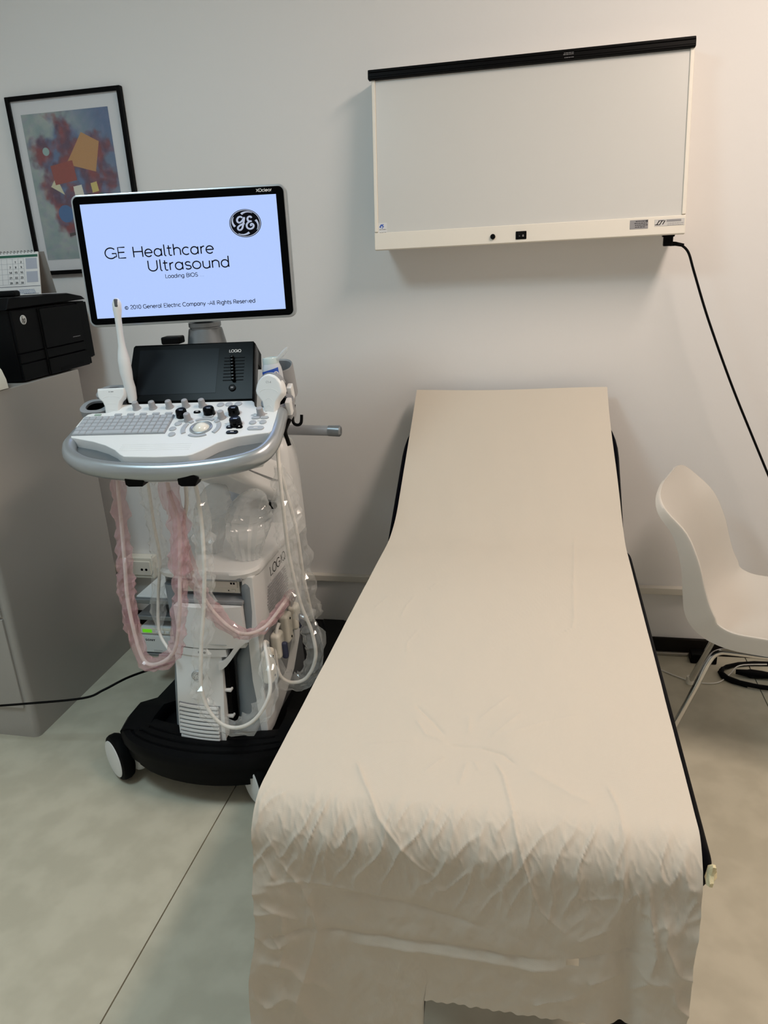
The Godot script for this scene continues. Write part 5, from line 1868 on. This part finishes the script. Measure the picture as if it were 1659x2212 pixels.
func touch_panel(t: Node3D) -> void:
	var f := frame_at(Vector3(-1.027, 1.335, 0.85), 5.8, 35.0)
	# housing behind the face
	var b := MB.new()
	b.xf = f
	var face := [Vector2(-0.194, -0.092), Vector2(0.194, -0.094), Vector2(0.189, 0.088), Vector2(0.183, 0.094), Vector2(-0.184, 0.095), Vector2(-0.190, 0.089)]
	var rr := []
	for q in [[1.0, -0.004, 0.0], [1.0, -0.02, 0.0], [0.98, -0.055, -0.005], [0.90, -0.10, -0.02]]:
		var ring := []
		for p in face: ring.append(Vector3(p.x * q[0], p.y * q[0] + q[2], q[1]))
		rr.append(ring)
	rr.reverse()
	b.loft(rr)
	part("panel_housing", b, colour("34373a", 0.4, 0.0, 0.3), t)
	b = MB.new()
	b.xf = f
	b.prism(face, -0.018, 0.0, 0.003)
	var pn := part("control_panel", b, colour("050607", 0.22, 0.0, 0.15), t)
	b = MB.new()
	b.xf = f
	b.prism([Vector2(-0.165, -0.070), Vector2(0.0795, -0.070), Vector2(0.081, 0.074), Vector2(-0.167, 0.077)], 0.0, 0.0008)
	part("touch_screen", b, colour("15191d", 0.2, 0.0, 0.15), pn)
	strokes("LOGIQ", 0.0082, 0.0014, f * Transform3D(Basis(), Vector3(0.112, 0.059, 0.0012)), M.label_white, pn, 0.037)
	for k in 8:
		var y := 0.0415 - 0.0104 * k
		b = MB.new()
		b.xf = f
		b.rbox(Vector3(0.130, y, 0.0008), Vector3(0.062, 0.0026, 0.0014), 0.0005, 1)
		part("slider_track", b, M.black, pn)
		b = MB.new()
		b.xf = f
		b.rbox(Vector3(0.1235 + 0.0012 * k, y, 0.006), Vector3(0.010, 0.0088, 0.012), 0.003, 3)
		part("slider_knob", b, M.black_gloss, pn)
	b = MB.new()
	b.xf = f * Transform3D(Basis(Vector3.RIGHT, PI / 2), Vector3(0.130, -0.0565, 0))
	b.lathe(Vector3.ZERO, [Vector2(0.0105, 0), Vector2(0.0105, 0.003), Vector2(0.009, 0.0042), Vector2(0, 0.0042)], 28)
	part("round_button", b, M.black, pn)
	b = MB.new()
	b.xf = f
	for x in [-0.0022, 0.0022]: b.box(Vector3(0.130 + x, -0.0565, 0.0044), Vector3(0.0028, 0.0055, 0.0006))
	part("button_mark", b, M.print_grey, pn)
	# curved black ledge on top and the small black box on it
	b = MB.new()
	rr = []
	for i in 15:
		var g := float(i) / 14
		var x := lerpf(-0.186, 0.184, g)
		var up := 0.022 * smoothstep(0.0, 0.28, g) * smoothstep(1.0, 0.9, g)
		rr.append([f * Vector3(x, 0.088, 0.0), f * Vector3(x, 0.094, -0.002), f * Vector3(x, 0.096 + up * 0.6, -0.03), f * Vector3(x, 0.094 + up, -0.085), f * Vector3(x, 0.05, -0.10), f * Vector3(x, 0.05, -0.01)])
	b.loft(rr)
	part("top_ledge", b, M.black_plastic, t)
	b = MB.new()
	b.xf = Transform3D(Basis(Vector3.UP, deg_to_rad(6)), Vector3(-1.105, 1.423, 0.785))
	b.rbox(Vector3(0, 0.0, 0), Vector3(0.058, 0.022, 0.05), 0.005)
	part("receiver_box", b, M.black, t)


func monitor(t: Node3D) -> void:
	var f := frame_at(Vector3(-1.024, 1.656, 0.80), 12.0, 2.8)
	var b := MB.new()
	b.xf = f
	b.prism(rrect(0.613, 0.3655, 0.020, 6, Vector2(0.001, 0.001)), -0.042, -0.004, 0.004)
	var mo := part("monitor", b, M.silver, t)
	b = MB.new()
	b.xf = f
	b.prism(rrect(0.600, 0.353, 0.015, 6, Vector2(0.001, 0.0015)), -0.006, -0.001, 0.001)
	part("bezel", b, M.bezel, mo)
	b = MB.new()
	b.xf = f
	b.box(Vector3(0, 0, -0.0006), Vector3(0.5585, 0.3140, 0.0012))
	part("screen", b, M.screen, mo)
	var at := func(x: float, y: float) -> Transform3D: return f * Transform3D(Basis(), Vector3(x, y, 0.0004))
	strokes("GE Healthcare", 0.0290, 0.0034, at.call(-0.2285, 0.0085), M.ink, mo, 0.318)
	strokes("Ultrasound", 0.0290, 0.0034, at.call(-0.1115, -0.0315), M.ink, mo, 0.242)
	strokes("Loading BIOS ....", 0.0105, 0.0016, at.call(-0.0630, -0.0530), M.ink, mo, 0.114)
	strokes("( 2010 General Electric Company -All Rights Reserved", 0.0108, 0.0017, at.call(-0.1935, -0.1345), M.ink, mo, 0.386)
	strokes("XDclear", 0.0075, 0.0014, f * Transform3D(Basis(), Vector3(0.224, 0.1655, -0.0008)), M.label_white, mo, 0.045)
	emblem(at.call(0.185, 0.084) * Transform3D(Basis.from_scale(Vector3(1, 0.83, 1)), Vector3.ZERO), 0.0455, mo, M.ink, colour("c6d2f2", 0.6))
	# stand: turned silver neck on the cart
	b = MB.new()
	b.lathe(Vector3(-1.018, 1.388, 0.735), [Vector2(0.0, 0), Vector2(0.060, 0), Vector2(0.060, 0.012), Vector2(0.052, 0.055), Vector2(0.050, 0.062), Vector2(0.046, 0.062), Vector2(0.046, 0.066), Vector2(0.049, 0.068), Vector2(0.049, 0.080), Vector2(0.030, 0.086), Vector2(0.030, 0.16), Vector2(0, 0.16)], 36)
	part("monitor_neck", b, M.silver_dark, t)
	b = MB.new()
	b.xf = f
	b.rbox(Vector3(0.0, -0.06, -0.055), Vector3(0.20, 0.14, 0.04), 0.012)
	b.rbox(Vector3(-0.307, -0.015, -0.030), Vector3(0.008, 0.09, 0.02), 0.003, 2)
	part("rear_cover", b, M.white, mo)
	var l := AreaLight3D.new()
	l.name = "screen_light"
	l.area_size = Vector2(0.55, 0.31)
	l.light_color = Color(0.72, 0.79, 1.0)
	l.light_energy = 0.03
	l.shadow_enabled = true
	l.set("area_range", 6.0)
	t.add_child(l)
	var x := f * Transform3D(Basis(Vector3.UP, PI), Vector3(0, 0, 0.012))
	x.origin -= origin_of(t)
	l.transform = x



# a flat body with rounded faces: outline in xy, thickness along z
func pillow(b: MB, ol: Array, th: float, r: float) -> void:
	var n := ol.size()
	var rr := []
	for q in [[-1.0, 1.0], [-0.93, 0.6], [-0.7, 0.25], [-0.35, 0.0], [0.35, 0.0], [0.7, 0.25], [0.93, 0.6], [1.0, 1.0]]:
		var ring := []
		for i in n:
			var p: Vector2 = ol[i]
			var e0 := (p - (ol[(i - 1 + n) % n] as Vector2)).normalized()
			var e1 := ((ol[(i + 1) % n] as Vector2) - p).normalized()
			var nr := (Vector2(e0.y, -e0.x) + Vector2(e1.y, -e1.x)).normalized()
			var pp: Vector2 = p - nr * r * q[1]
			ring.append(Vector3(pp.x, pp.y, q[0] * th / 2))
		rr.append(ring)
	b.loft(rr, false, false)
	var pv := PackedVector2Array()
	for p in rr[-1]: pv.append(Vector2(p.x, p.y))
	var idx := Geometry2D.triangulate_polygon(pv)
	for i in range(0, idx.size(), 3):
		var t := [rr[-1][idx[i]], rr[-1][idx[i + 1]], rr[-1][idx[i + 2]]]
		if (Vector2(t[1].x, t[1].y) - Vector2(t[0].x, t[0].y)).cross(Vector2(t[2].x, t[2].y) - Vector2(t[0].x, t[0].y)) < 0: t = [t[0], t[2], t[1]]
		b.tri(t[0], t[1], t[2])
		var m := Vector3(0, 0, -th)
		b.tri(t[0] + m, t[2] + m, t[1] + m)


func probes() -> void:
	# convex probe, right
	var at := Vector3(-0.757, 1.250, 0.925)
	var t := thing("ultrasound_probe", "white curved probe with a broad rounded head in the right holder of the ultrasound cart", "ultrasound probe", at)
	var f := Transform3D(Basis(Vector3.UP, deg_to_rad(-8)) * Basis(Vector3.RIGHT, deg_to_rad(-10)) * Basis.from_scale(Vector3.ONE * 1.06), at)
	var ol := []
	for p in arc(0, 0.030, 0.043, 0.052, 155, 25, 12): ol.append(p)
	ol.append_array([Vector2(0.0425, 0.036), Vector2(0.040, 0.026), Vector2(0.031, 0.015), Vector2(0.023, 0.006), Vector2(0.0195, -0.010), Vector2(0.0185, -0.04), Vector2(0.016, -0.07), Vector2(-0.016, -0.07), Vector2(-0.0185, -0.04), Vector2(-0.0195, -0.010), Vector2(-0.023, 0.006), Vector2(-0.031, 0.015), Vector2(-0.040, 0.026), Vector2(-0.0425, 0.036)])
	ol.reverse()
	var b := MB.new()
	b.xf = f
	pillow(b, ol, 0.030, 0.007)
	var bo := part("probe_body", b, M.white, t)
	b = MB.new()
	b.xf = f
	var lens := []
	for p in arc(0, 0.030, 0.0415, 0.0545, 148, 32, 12): lens.append(p)
	for p in arc(0, 0.030, 0.040, 0.047, 32, 148, 12): lens.append(p)
	lens.reverse()
	b.prism(lens, -0.016, 0.0085, 0.002)
	part("probe_lens", b, M.grey_plastic, t)
	words("C1-4", 0.0055, f * Transform3D(Basis(), Vector3(0.0, 0.059, 0.0150)), M.print_grey, bo)
	b = MB.new()
	b.xf = f
	for q in [[0.022, 0.032, 0.010], [0.004, 0.012, 0.003], [-0.014, 0.010, 0.002]]:
		var pts := []
		for p in arc(0, q[0], q[1], q[2] + 0.01, 150, 30, 10): pts.append(Vector3(p.x, p.y, 0.0148))
		b.tube(pts, 0.0011, 6, 0.6, Vector3(0, 0, 1))
	part("grip_ridge", b, M.white, bo)
	# linear probe, left
	at = Vector3(-1.243, 1.252, 0.945)
	t = thing("ultrasound_probe", "white flat-topped probe in the left holder of the ultrasound cart, above the keyboard", "ultrasound probe", at)
	f = Transform3D(Basis(Vector3.UP, deg_to_rad(8)) * Basis(Vector3.RIGHT, deg_to_rad(-14)), at)
	ol = [Vector2(-0.0405, 0.054), Vector2(-0.0425, 0.046), Vector2(-0.0425, 0.032), Vector2(-0.037, 0.021), Vector2(-0.028, 0.013), Vector2(-0.0235, 0.002), Vector2(-0.022, -0.02), Vector2(-0.0185, -0.06), Vector2(0.0185, -0.06), Vector2(0.022, -0.02), Vector2(0.0235, 0.002), Vector2(0.028, 0.013), Vector2(0.037, 0.021), Vector2(0.0425, 0.032), Vector2(0.0425, 0.046), Vector2(0.0405, 0.054)]
	b = MB.new()
	b.xf = f
	pillow(b, ol, 0.028, 0.006)
	bo = part("probe_body", b, M.white, t)
	b = MB.new()
	b.xf = f
	b.rbox(Vector3(0, 0.0525, 0), Vector3(0.074, 0.005, 0.012), 0.002, 2)
	part("probe_lens", b, M.grey_plastic, t)
	b = MB.new()
	b.xf = f
	for q in [[0.020, 0.030, 0.010], [0.004, 0.018, 0.005], [-0.012, 0.014, 0.003]]:
		var pts := []
		for p in arc(0, q[0], q[1], q[2], 155, 25, 10): pts.append(Vector3(p.x, p.y, 0.0138))
		b.tube(pts, 0.0011, 6, 0.6, Vector3(0, 0, 1))
	part("grip_ridge", b, M.white, bo)
	small_print(bo, f * Transform3D(Basis(), Vector3(0.0, 0.043, 0.0142)), 0.014, 1, 0.005, 0.003, M.print_grey, 12)
	# slender wand, upright at the left
	at = Vector3(-1.187, 1.28, 0.90)
	t = thing("ultrasound_probe", "long slender white wand probe standing upright in front of the monitor", "ultrasound probe", at)
	b = MB.new()
	var pts := [Vector3(-1.185, 1.558, 0.93), Vector3(-1.1855, 1.553, 0.93), Vector3(-1.186, 1.543, 0.93), Vector3(-1.1875, 1.527, 0.93), Vector3(-1.1895, 1.505, 0.93), Vector3(-1.1925, 1.46, 0.928), Vector3(-1.195, 1.425, 0.925), Vector3(-1.1965, 1.403, 0.924), Vector3(-1.197, 1.390, 0.923)]
	b.tube(pts, [0.004, 0.0095, 0.0128, 0.0125, 0.0095, 0.0088, 0.0105, 0.0148, 0.0165], 20)
	part("wand_shaft", b, M.white, t)
	b = MB.new()
	b.tube([Vector3(-1.197, 1.392, 0.923), Vector3(-1.1972, 1.384, 0.923), Vector3(-1.1975, 1.35, 0.922), Vector3(-1.197, 1.325, 0.92), Vector3(-1.196, 1.30, 0.917), Vector3(-1.195, 1.26, 0.914)], [0.0165, 0.0175, 0.0180, 0.0155, 0.0165, 0.013], 20)
	part("wand_grip", b, M.white, t)
	b = MB.new()
	b.rbox(Vector3(-1.183, 1.546, 0.9385), Vector3(0.009, 0.022, 0.010), 0.003, 3)
	part("wand_lens", b, colour("55585c", 0.4), t)
	# gel bottle
	at = Vector3(-0.767, 1.255, 0.85)
	t = thing("gel_bottle", "translucent gel bottle with blue label and open cap behind the right curved probe", "bottle", at)
	var bx := Transform3D(Basis(Vector3.BACK, deg_to_rad(4)), at)
	b = MB.new()
	b.xf = bx
	b.lathe(Vector3.ZERO, [Vector2(0, 0), Vector2(0.026, 0), Vector2(0.029, 0.004), Vector2(0.029, 0.076), Vector2(0.0275, 0.088), Vector2(0.024, 0.098), Vector2(0.0225, 0.102), Vector2(0, 0.102)], 32)
	part("bottle_body", b, film("dfe6ee", 0.72), t)
	b = MB.new()
	b.xf = bx
	b.lathe(Vector3.ZERO, [Vector2(0.0235, 0.100), Vector2(0.0235, 0.113), Vector2(0.0215, 0.117), Vector2(0.0165, 0.1175), Vector2(0.0155, 0.112), Vector2(0.0, 0.110)], 32)
	part("neck_ring", b, film("d5e6e6", 0.75), t)
	b = MB.new()
	b.tube([at + Vector3(0.012, 0.112, 0.006), at + Vector3(0.022, 0.118, 0.006), at + Vector3(0.032, 0.127, 0.006), at + Vector3(0.042, 0.137, 0.006), at + Vector3(0.050, 0.145, 0.006)], [0.004, 0.006, 0.0065, 0.006, 0.003], 12)
	part("flip_cap", b, M.clear_thick, t, 20)
	b = MB.new()
	b.xf = bx
	var n := 16
	for i in n:
		var a0 := lerpf(-1.15, 1.0, float(i) / n)
		var a1 := lerpf(-1.15, 1.0, float(i + 1) / n)
		var r := 0.0297
		var top0 := 0.078 + 0.012 * (a0 + 1.15) / 2.15
		var top1 := 0.078 + 0.012 * (a1 + 1.15) / 2.15
		b.quad(Vector3(sin(a0) * r, 0.03, cos(a0) * r), Vector3(sin(a1) * r, 0.03, cos(a1) * r), Vector3(sin(a1) * r, top1, cos(a1) * r), Vector3(sin(a0) * r, top0, cos(a0) * r))
	var lb := part("bottle_label", b, M.blue, t)
	for k in 3:
		var a := -0.35 + 0.52 * k
		words("ECO"[k], 0.017, bx * Transform3D(Basis(Vector3.UP, a) * Basis(Vector3.BACK, 0.12), Vector3(sin(a) * 0.0298, 0.062 + 0.004 * k, cos(a) * 0.0298)), M.label_white, lb, "letter", 1.0, true)


# crumpled plastic tube round a path
func sleeve(pts: Array, r0: float, seed_: int, taper := true, squash := 0.75) -> MB:
	var nz := FastNoiseLite.new()
	nz.seed = seed_; nz.frequency = 1.0; nz.fractal_octaves = 2
	var rng := RandomNumberGenerator.new()
	rng.seed = seed_
	var b := MB.new()
	var n := pts.size()
	var seg := 16
	var rings := []
	var side := Vector3(1, 0, 0)
	for i in n:
		var t: Vector3 = ((pts[mini(i + 1, n - 1)] as Vector3) - (pts[maxi(i - 1, 0)] as Vector3)).normalized()
		side = (side - t * side.dot(t)).normalized()
		var o := t.cross(side)
		var f := float(i) / (n - 1)
		var r := r0 * (1.0 + 0.4 * nz.get_noise_1d(i * 0.24))
		if taper: r *= 0.55 + 0.45 * smoothstep(0.0, 0.08, f) * smoothstep(1.0, 0.92, f)
		var ring := []
		for k in seg:
			var a := TAU * k / seg
			var w := 1.0 + 0.42 * nz.get_noise_3d(cos(a) * 1.8 + 20.0, sin(a) * 1.8, i * 0.4) + 0.30 * nz.get_noise_3d(cos(a) * 4.5 + 50.0, sin(a) * 4.5, i * 1.1) + 0.10 * (rng.randf() - 0.5)
			ring.append((pts[i] as Vector3) + side * cos(a) * r * w + o * sin(a) * r * w * squash)
		rings.append(ring)
	b.loft(rings, false, false)
	return b


func resample(pts: Array, step: float) -> Array:
	var p := smooth(pts, 10)
	var o := [p[0]]
	var acc := 0.0
	for i in range(1, p.size()):
		acc += (p[i] as Vector3).distance_to(p[i - 1])
		if acc >= step:
			o.append(p[i])
			acc = 0.0
	return o


func lead(called: String, pts: Array, r: float, mat: Material, label: String, group := "") -> void:
	single(called, tube_mb(smooth(pts, 8), r), mat, pts[0], label, "cable", group)


func tube_mb(pts: Array, r: float) -> MB:
	var b := MB.new()
	b.tube(pts, r, 12)
	return b


func cover(pts: Array, r: float, mat: Material, seed_: int, label: String, squash := 0.75, crease := 6.0) -> void:
	single("cable_sleeve", sleeve(resample(pts, 0.0095), r, seed_, true, squash), mat, pts[0], label, "plastic sleeve", "", crease)


func cables() -> void:
	var loop_a := [Vector3(-1.186, 1.17, 1.04), Vector3(-1.193, 1.106, 1.06), Vector3(-1.194, 1.047, 1.07), Vector3(-1.198, 0.933, 1.08), Vector3(-1.204, 0.808, 1.09), Vector3(-1.210, 0.679, 1.10), Vector3(-1.183, 0.516, 1.12), Vector3(-1.129, 0.501, 1.13), Vector3(-1.066, 0.550, 1.13), Vector3(-1.034, 0.654, 1.13), Vector3(-1.015, 0.795, 1.12), Vector3(-0.999, 0.949, 1.11), Vector3(-1.019, 1.045, 1.10), Vector3(-1.025, 1.113, 1.08), Vector3(-1.03, 1.16, 1.05)]
	var loop_b := [Vector3(-1.10, 1.17, 1.05), Vector3(-1.107, 1.113, 1.06), Vector3(-1.110, 1.027, 1.05), Vector3(-1.124, 0.919, 1.03), Vector3(-1.141, 0.791, 1.0), Vector3(-1.185, 0.65, 0.97), Vector3(-1.172, 0.55, 1.02), Vector3(-1.12, 0.50, 1.06)]
	var loop_c := [Vector3(-0.98, 1.16, 1.05), Vector3(-0.980, 1.110, 1.07), Vector3(-0.980, 1.011, 1.08), Vector3(-0.998, 0.931, 1.09), Vector3(-0.992, 0.881, 1.10), Vector3(-0.987, 0.799, 1.10), Vector3(-0.969, 0.740, 1.10), Vector3(-0.938, 0.674, 1.10), Vector3(-0.891, 0.613, 1.09), Vector3(-0.856, 0.581, 1.06), Vector3(-0.819, 0.579, 1.0), Vector3(-0.788, 0.615, 0.92), Vector3(-0.795, 0.606, 0.83), Vector3(-0.812, 0.545, 0.79)]
	var loop_d := [Vector3(-0.96, 1.17, 1.06), Vector3(-0.953, 1.116, 1.09), Vector3(-0.935, 1.046, 1.10), Vector3(-0.930, 0.940, 1.11), Vector3(-0.936, 0.817, 1.12), Vector3(-0.954, 0.699, 1.12), Vector3(-0.974, 0.556, 1.14), Vector3(-0.979, 0.425, 1.16), Vector3(-0.940, 0.346, 1.17), Vector3(-0.880, 0.324, 1.17), Vector3(-0.819, 0.354, 1.16), Vector3(-0.779, 0.422, 1.13), Vector3(-0.793, 0.485, 1.08), Vector3(-0.822, 0.529, 1.02), Vector3(-0.828, 0.510, 0.985)]
	var loop_e := [Vector3(-0.785, 1.13, 0.84), Vector3(-0.775, 1.113, 0.86), Vector3(-0.771, 1.050, 0.88), Vector3(-0.763, 0.925, 0.90), Vector3(-0.760, 0.773, 0.90), Vector3(-0.739, 0.615, 0.90), Vector3(-0.709, 0.510, 0.90), Vector3(-0.701, 0.424, 0.91), Vector3(-0.735, 0.352, 0.92), Vector3(-0.785, 0.337, 0.93), Vector3(-0.822, 0.363, 0.93), Vector3(-0.832, 0.433, 0.92), Vector3(-0.828, 0.505, 0.90), Vector3(-0.822, 0.528, 0.885)]
	var loop_f := [Vector3(-0.79, 1.125, 0.83), Vector3(-0.786, 1.108, 0.84), Vector3(-0.780, 1.048, 0.85), Vector3(-0.769, 0.975, 0.85), Vector3(-0.750, 0.834, 0.84), Vector3(-0.745, 0.674, 0.83), Vector3(-0.738, 0.576, 0.82), Vector3(-0.744, 0.50, 0.79), Vector3(-0.79, 0.455, 0.72)]
	var rc := 0.0058
	lead("probe_cable", loop_a, rc, M.cable_white, "white probe cable hanging in the leftmost long pink loop under the console")
	lead("probe_cable", loop_b, rc * 0.85, M.cable_white, "short white probe cable in the clear sleeve behind the left pink loop")
	lead("probe_cable", loop_c, rc, M.cable_white, "white probe cable that sags to the right across the white cart door in pink film")
	lead("probe_cable", loop_d, rc, M.cable_white, "white probe cable of the lowest loop, hanging before the cart's slatted front")
	lead("probe_cable", loop_e, rc, M.cable_white, "white probe cable making the right-hand loop beside the couch edge")
	lead("probe_cable", loop_f, rc, M.cable_white, "outermost white probe cable at right, straight beside the mast")
	var cut := func(a: Array, i: int, j: int) -> Array: return a.slice(i, j)
	cover(cut.call(loop_a, 1, 13), 0.0225, M.pink, 31, "pink plastic sleeve round the leftmost cable loop", 0.7)
	cover(cut.call(loop_a, 10, 15), 0.030, M.pink, 77, "wide pink plastic sleeve gathered below the middle cable hook", 0.6)
	cover(cut.call(loop_b, 1, 7), 0.024, M.clear, 32, "narrow clear plastic sleeve left of the middle pink sleeve", 0.7)
	cover(cut.call(loop_c, 4, 14), 0.021, M.pink, 33, "pink plastic sleeve sagging to the right across the white cart door", 0.7)
	cover(cut.call(loop_d, 1, 14), 0.026, M.clear, 34, "long clear plastic sleeve on the lowest cable loop in front of the cart", 0.7)
	cover(cut.call(loop_e, 2, 12), 0.029, M.clear, 35, "wide clear plastic sleeve on the right-hand loop beside the couch", 0.7)
	cover(cut.call(loop_f, 2, 8), 0.030, M.clear, 36, "clear plastic sleeve with a loose bulging end, outermost on the right", 0.8)
	# clear bags lying on the storage tray
	for q in [[-0.895, 0.90, 0.062, 0.19, 41, "crinkled clear plastic bag on the cart's storage tray, under the white arm"], [-1.035, 0.86, 0.055, 0.20, 43, "crinkled clear plastic bag on the cart's storage tray, left of the other bag"]]:
		var b := MB.new()
		var nz := FastNoiseLite.new()
		nz.seed = q[4]; nz.frequency = 1.0
		var rings := []
		for i in 41:
			var f := i / 40.0
			var r: float = q[2] * (0.62 + 0.5 * smoothstep(0.0, 0.5, f)) * sqrt(1.0 - 0.93 * pow(maxf(0.0, (f - 0.6) / 0.4), 2.0))
			var ring := []
			for k in 30:
				var a := TAU * k / 30
				var pleat := 1.0 + (0.07 if k % 2 == 0 else -0.05) * (1.0 - f) + 0.16 * nz.get_noise_3d(cos(a) * 1.5, sin(a) * 1.5, f * 3.0) + 0.035 * sin(f * 62.0) * smoothstep(0.45, 0.6, f)
				ring.append(Vector3(q[0] + cos(a) * r * pleat, 0.762 + q[3] * f, q[1] - sin(a) * r * pleat * 0.8 - 0.10 * f * f))
			rings.append(ring)
		b.loft(rings, false, true)
		single("plastic_bag", b, M.clear_thick, Vector3(q[0], 0.762, q[1]), q[5], "plastic bag", "", 18)
	# connectors plugged into the right side panel
	var cn := [[0.985, 0.43, 0.075, false, "white cable plug nearest the front on the cart's right side panel"], [0.895, 0.455, 0.06, true, "second white cable plug from the front, with a dark blue lever"], [0.805, 0.47, 0.07, false, "third cable plug from the front, cream with two dark screws"], [0.715, 0.465, 0.06, true, "rearmost cable plug on the cart's side panel, with blue grip"]]
	for q in cn:
		var at := Vector3(-0.848, q[1], q[0])
		var t := thing("cable_plug", q[4], "cable plug", at, "cable plugs on the cart's side")
		var b := MB.new()
		b.rbox(at + Vector3(0.016, 0, 0), Vector3(0.034, q[2] * 1.5, 0.052), 0.012, 3)
		part("plug_body", b, M.white_warm, t)
		b = MB.new()
		if q[3]:
			b.rbox(at + Vector3(0.040, -0.02, 0.0), Vector3(0.020, 0.060, 0.018), 0.008, 3)
			part("plug_lever", b, M.navy_plug, t)
		else:
			for y in [-0.034, 0.034]:
				b.xf = Transform3D(Basis(Vector3.BACK, -PI / 2), at + Vector3(0.0335, y, 0))
				b.lathe(Vector3.ZERO, [Vector2(0.004, -0.001), Vector2(0.004, 0.0012), Vector2(0, 0.0012)], 10)
			part("plug_screw", b, M.black, t)
	# video printer on a bracket at the left of the cart
	var p := Vector3(-1.425, 0.178, 0.42)
	var tp := thing("video_printer", "white video printer with a green display, low behind the left pink loop", "printer", p)
	var b := MB.new()
	b.rbox(p + Vector3(0, 0.057, 0), Vector3(0.24, 0.114, 0.25), 0.005, 2)
	part("body", b, M.white, tp)
	b = MB.new()
	b.rbox(p + Vector3(0, 0.100, 0.128), Vector3(0.236, 0.026, 0.008), 0.002, 2)
	var top := part("control_strip", b, M.white_warm, tp)
	b = MB.new()
	b.box(p + Vector3(-0.088, 0.100, 0.1325), Vector3(0.040, 0.014, 0.001))
	part("display", b, M.lcd, top)
	for k in 3:
		b = MB.new()
		b.rbox(p + Vector3(-0.045 + 0.022 * k, 0.097, 0.133), Vector3(0.015, 0.011, 0.003), 0.002, 2)
		part("button", b, M.white, top)
	b = MB.new()
	b.box(p + Vector3(0, 0.0835, 0.1245), Vector3(0.234, 0.004, 0.002))
	part("slot_line", b, M.grey_plastic, tp)
	b = MB.new()
	b.rbox(p + Vector3(0, 0.040, 0.127), Vector3(0.234, 0.074, 0.006), 0.002, 2)
	var fd := part("paper_door", b, M.white, tp)
	words("SONY", 0.0085, Transform3D(Basis(), p + Vector3(-0.083, 0.058, 0.1302)), M.ink, fd, "lettering", 1.35, true)
	small_print(fd, Transform3D(Basis(), p + Vector3(-0.055, 0.013, 0.1302)), 0.05, 2, 0.005, 0.0022, M.print_grey, 14)
	small_print(fd, Transform3D(Basis(), p + Vector3(0.02, 0.052, 0.1302)), 0.05, 2, 0.005, 0.003, M.print_grey, 15)
	# grey shelves above it, on the cart
	var cart: Node3D = get_node("ultrasound_cart")
	b = MB.new()
	b.rbox(Vector3(-1.385, 0.405, 0.40), Vector3(0.33, 0.022, 0.30), 0.006)
	part("rear_shelf", b, M.silver_dark, cart)
	b = MB.new()
	b.rbox(Vector3(-1.385, 0.4175, 0.395), Vector3(0.32, 0.006, 0.28), 0.002, 2)
	part("shelf_mat", b, M.white, cart)
	b = MB.new()
	b.rbox(Vector3(-1.385, 0.333, 0.40), Vector3(0.33, 0.020, 0.30), 0.005)
	part("rear_shelf", b, M.silver_dark, cart)
	b = MB.new()
	b.rbox(Vector3(-1.385, 0.169, 0.41), Vector3(0.33, 0.014, 0.28), 0.004)
	part("rear_shelf", b, M.silver_dark, cart)
	b = MB.new()
	b.rbox(Vector3(-1.24, 0.29, 0.36), Vector3(0.03, 0.25, 0.2), 0.004)
	b.rbox(Vector3(-1.385, 0.29, 0.255), Vector3(0.33, 0.25, 0.012), 0.003)
	b.rbox(Vector3(-1.20, 0.29, 0.50), Vector3(0.14, 0.10, 0.12), 0.004)
	part("shelf_bracket", b, M.black, cart)


func floor_things() -> void:
	# coil of black flex under the chair
	var pts := []
	for i in 40:
		var a := TAU * 2.2 * i / 39.0 + 2.2
		pts.append(Vector3(0.905 + cos(a) * (0.205 - 0.006 * i / 39.0), 0.008 + 0.008 * i / 39.0, 0.165 + sin(a) * 0.095))
	single("cable_coil", tube_mb(pts, 0.0075), M.cable_black, Vector3(0.905, 0, 0.165), "coiled black cable lying on the floor under the white chair", "cable")
	var b := MB.new()
	b.tube([Vector3(0.76, 0.016, 0.155), Vector3(0.80, 0.018, 0.165), Vector3(0.81, 0.018, 0.166), Vector3(0.85, 0.018, 0.17), Vector3(0.92, 0.018, 0.18)], [0.010, 0.015, 0.018, 0.016, 0.010], 10)
	single("inline_plug", b, M.black, Vector3(0.84, 0.016, 0.168), "black inline cable plug resting inside the cable coil under the chair", "plug")
	b = MB.new()
	b.tube(smooth([Vector3(0.40, 0.004, 0.10), Vector3(0.486, 0.004, 0.158), Vector3(0.54, 0.004, 0.20), Vector3(0.60, 0.004, 0.232), Vector3(0.68, 0.004, 0.225), Vector3(0.74, 0.008, 0.16), Vector3(0.78, 0.03, 0.13), Vector3(0.88, 0.036, 0.12)], 6), 0.0024, 8)
	single("thin_wire", b, M.cable_white, Vector3(0.60, 0.004, 0.23), "thin pale wire winding over the floor behind the chair leg", "wire")
	b = MB.new()
	b.rbox(Vector3(0.655, 0.022, 0.062), Vector3(0.10, 0.042, 0.05), 0.005)
	single("power_strip", b, M.black, Vector3(0.655, 0, 0.062), "small black power block on the floor against the skirting, behind the chair", "power strip")
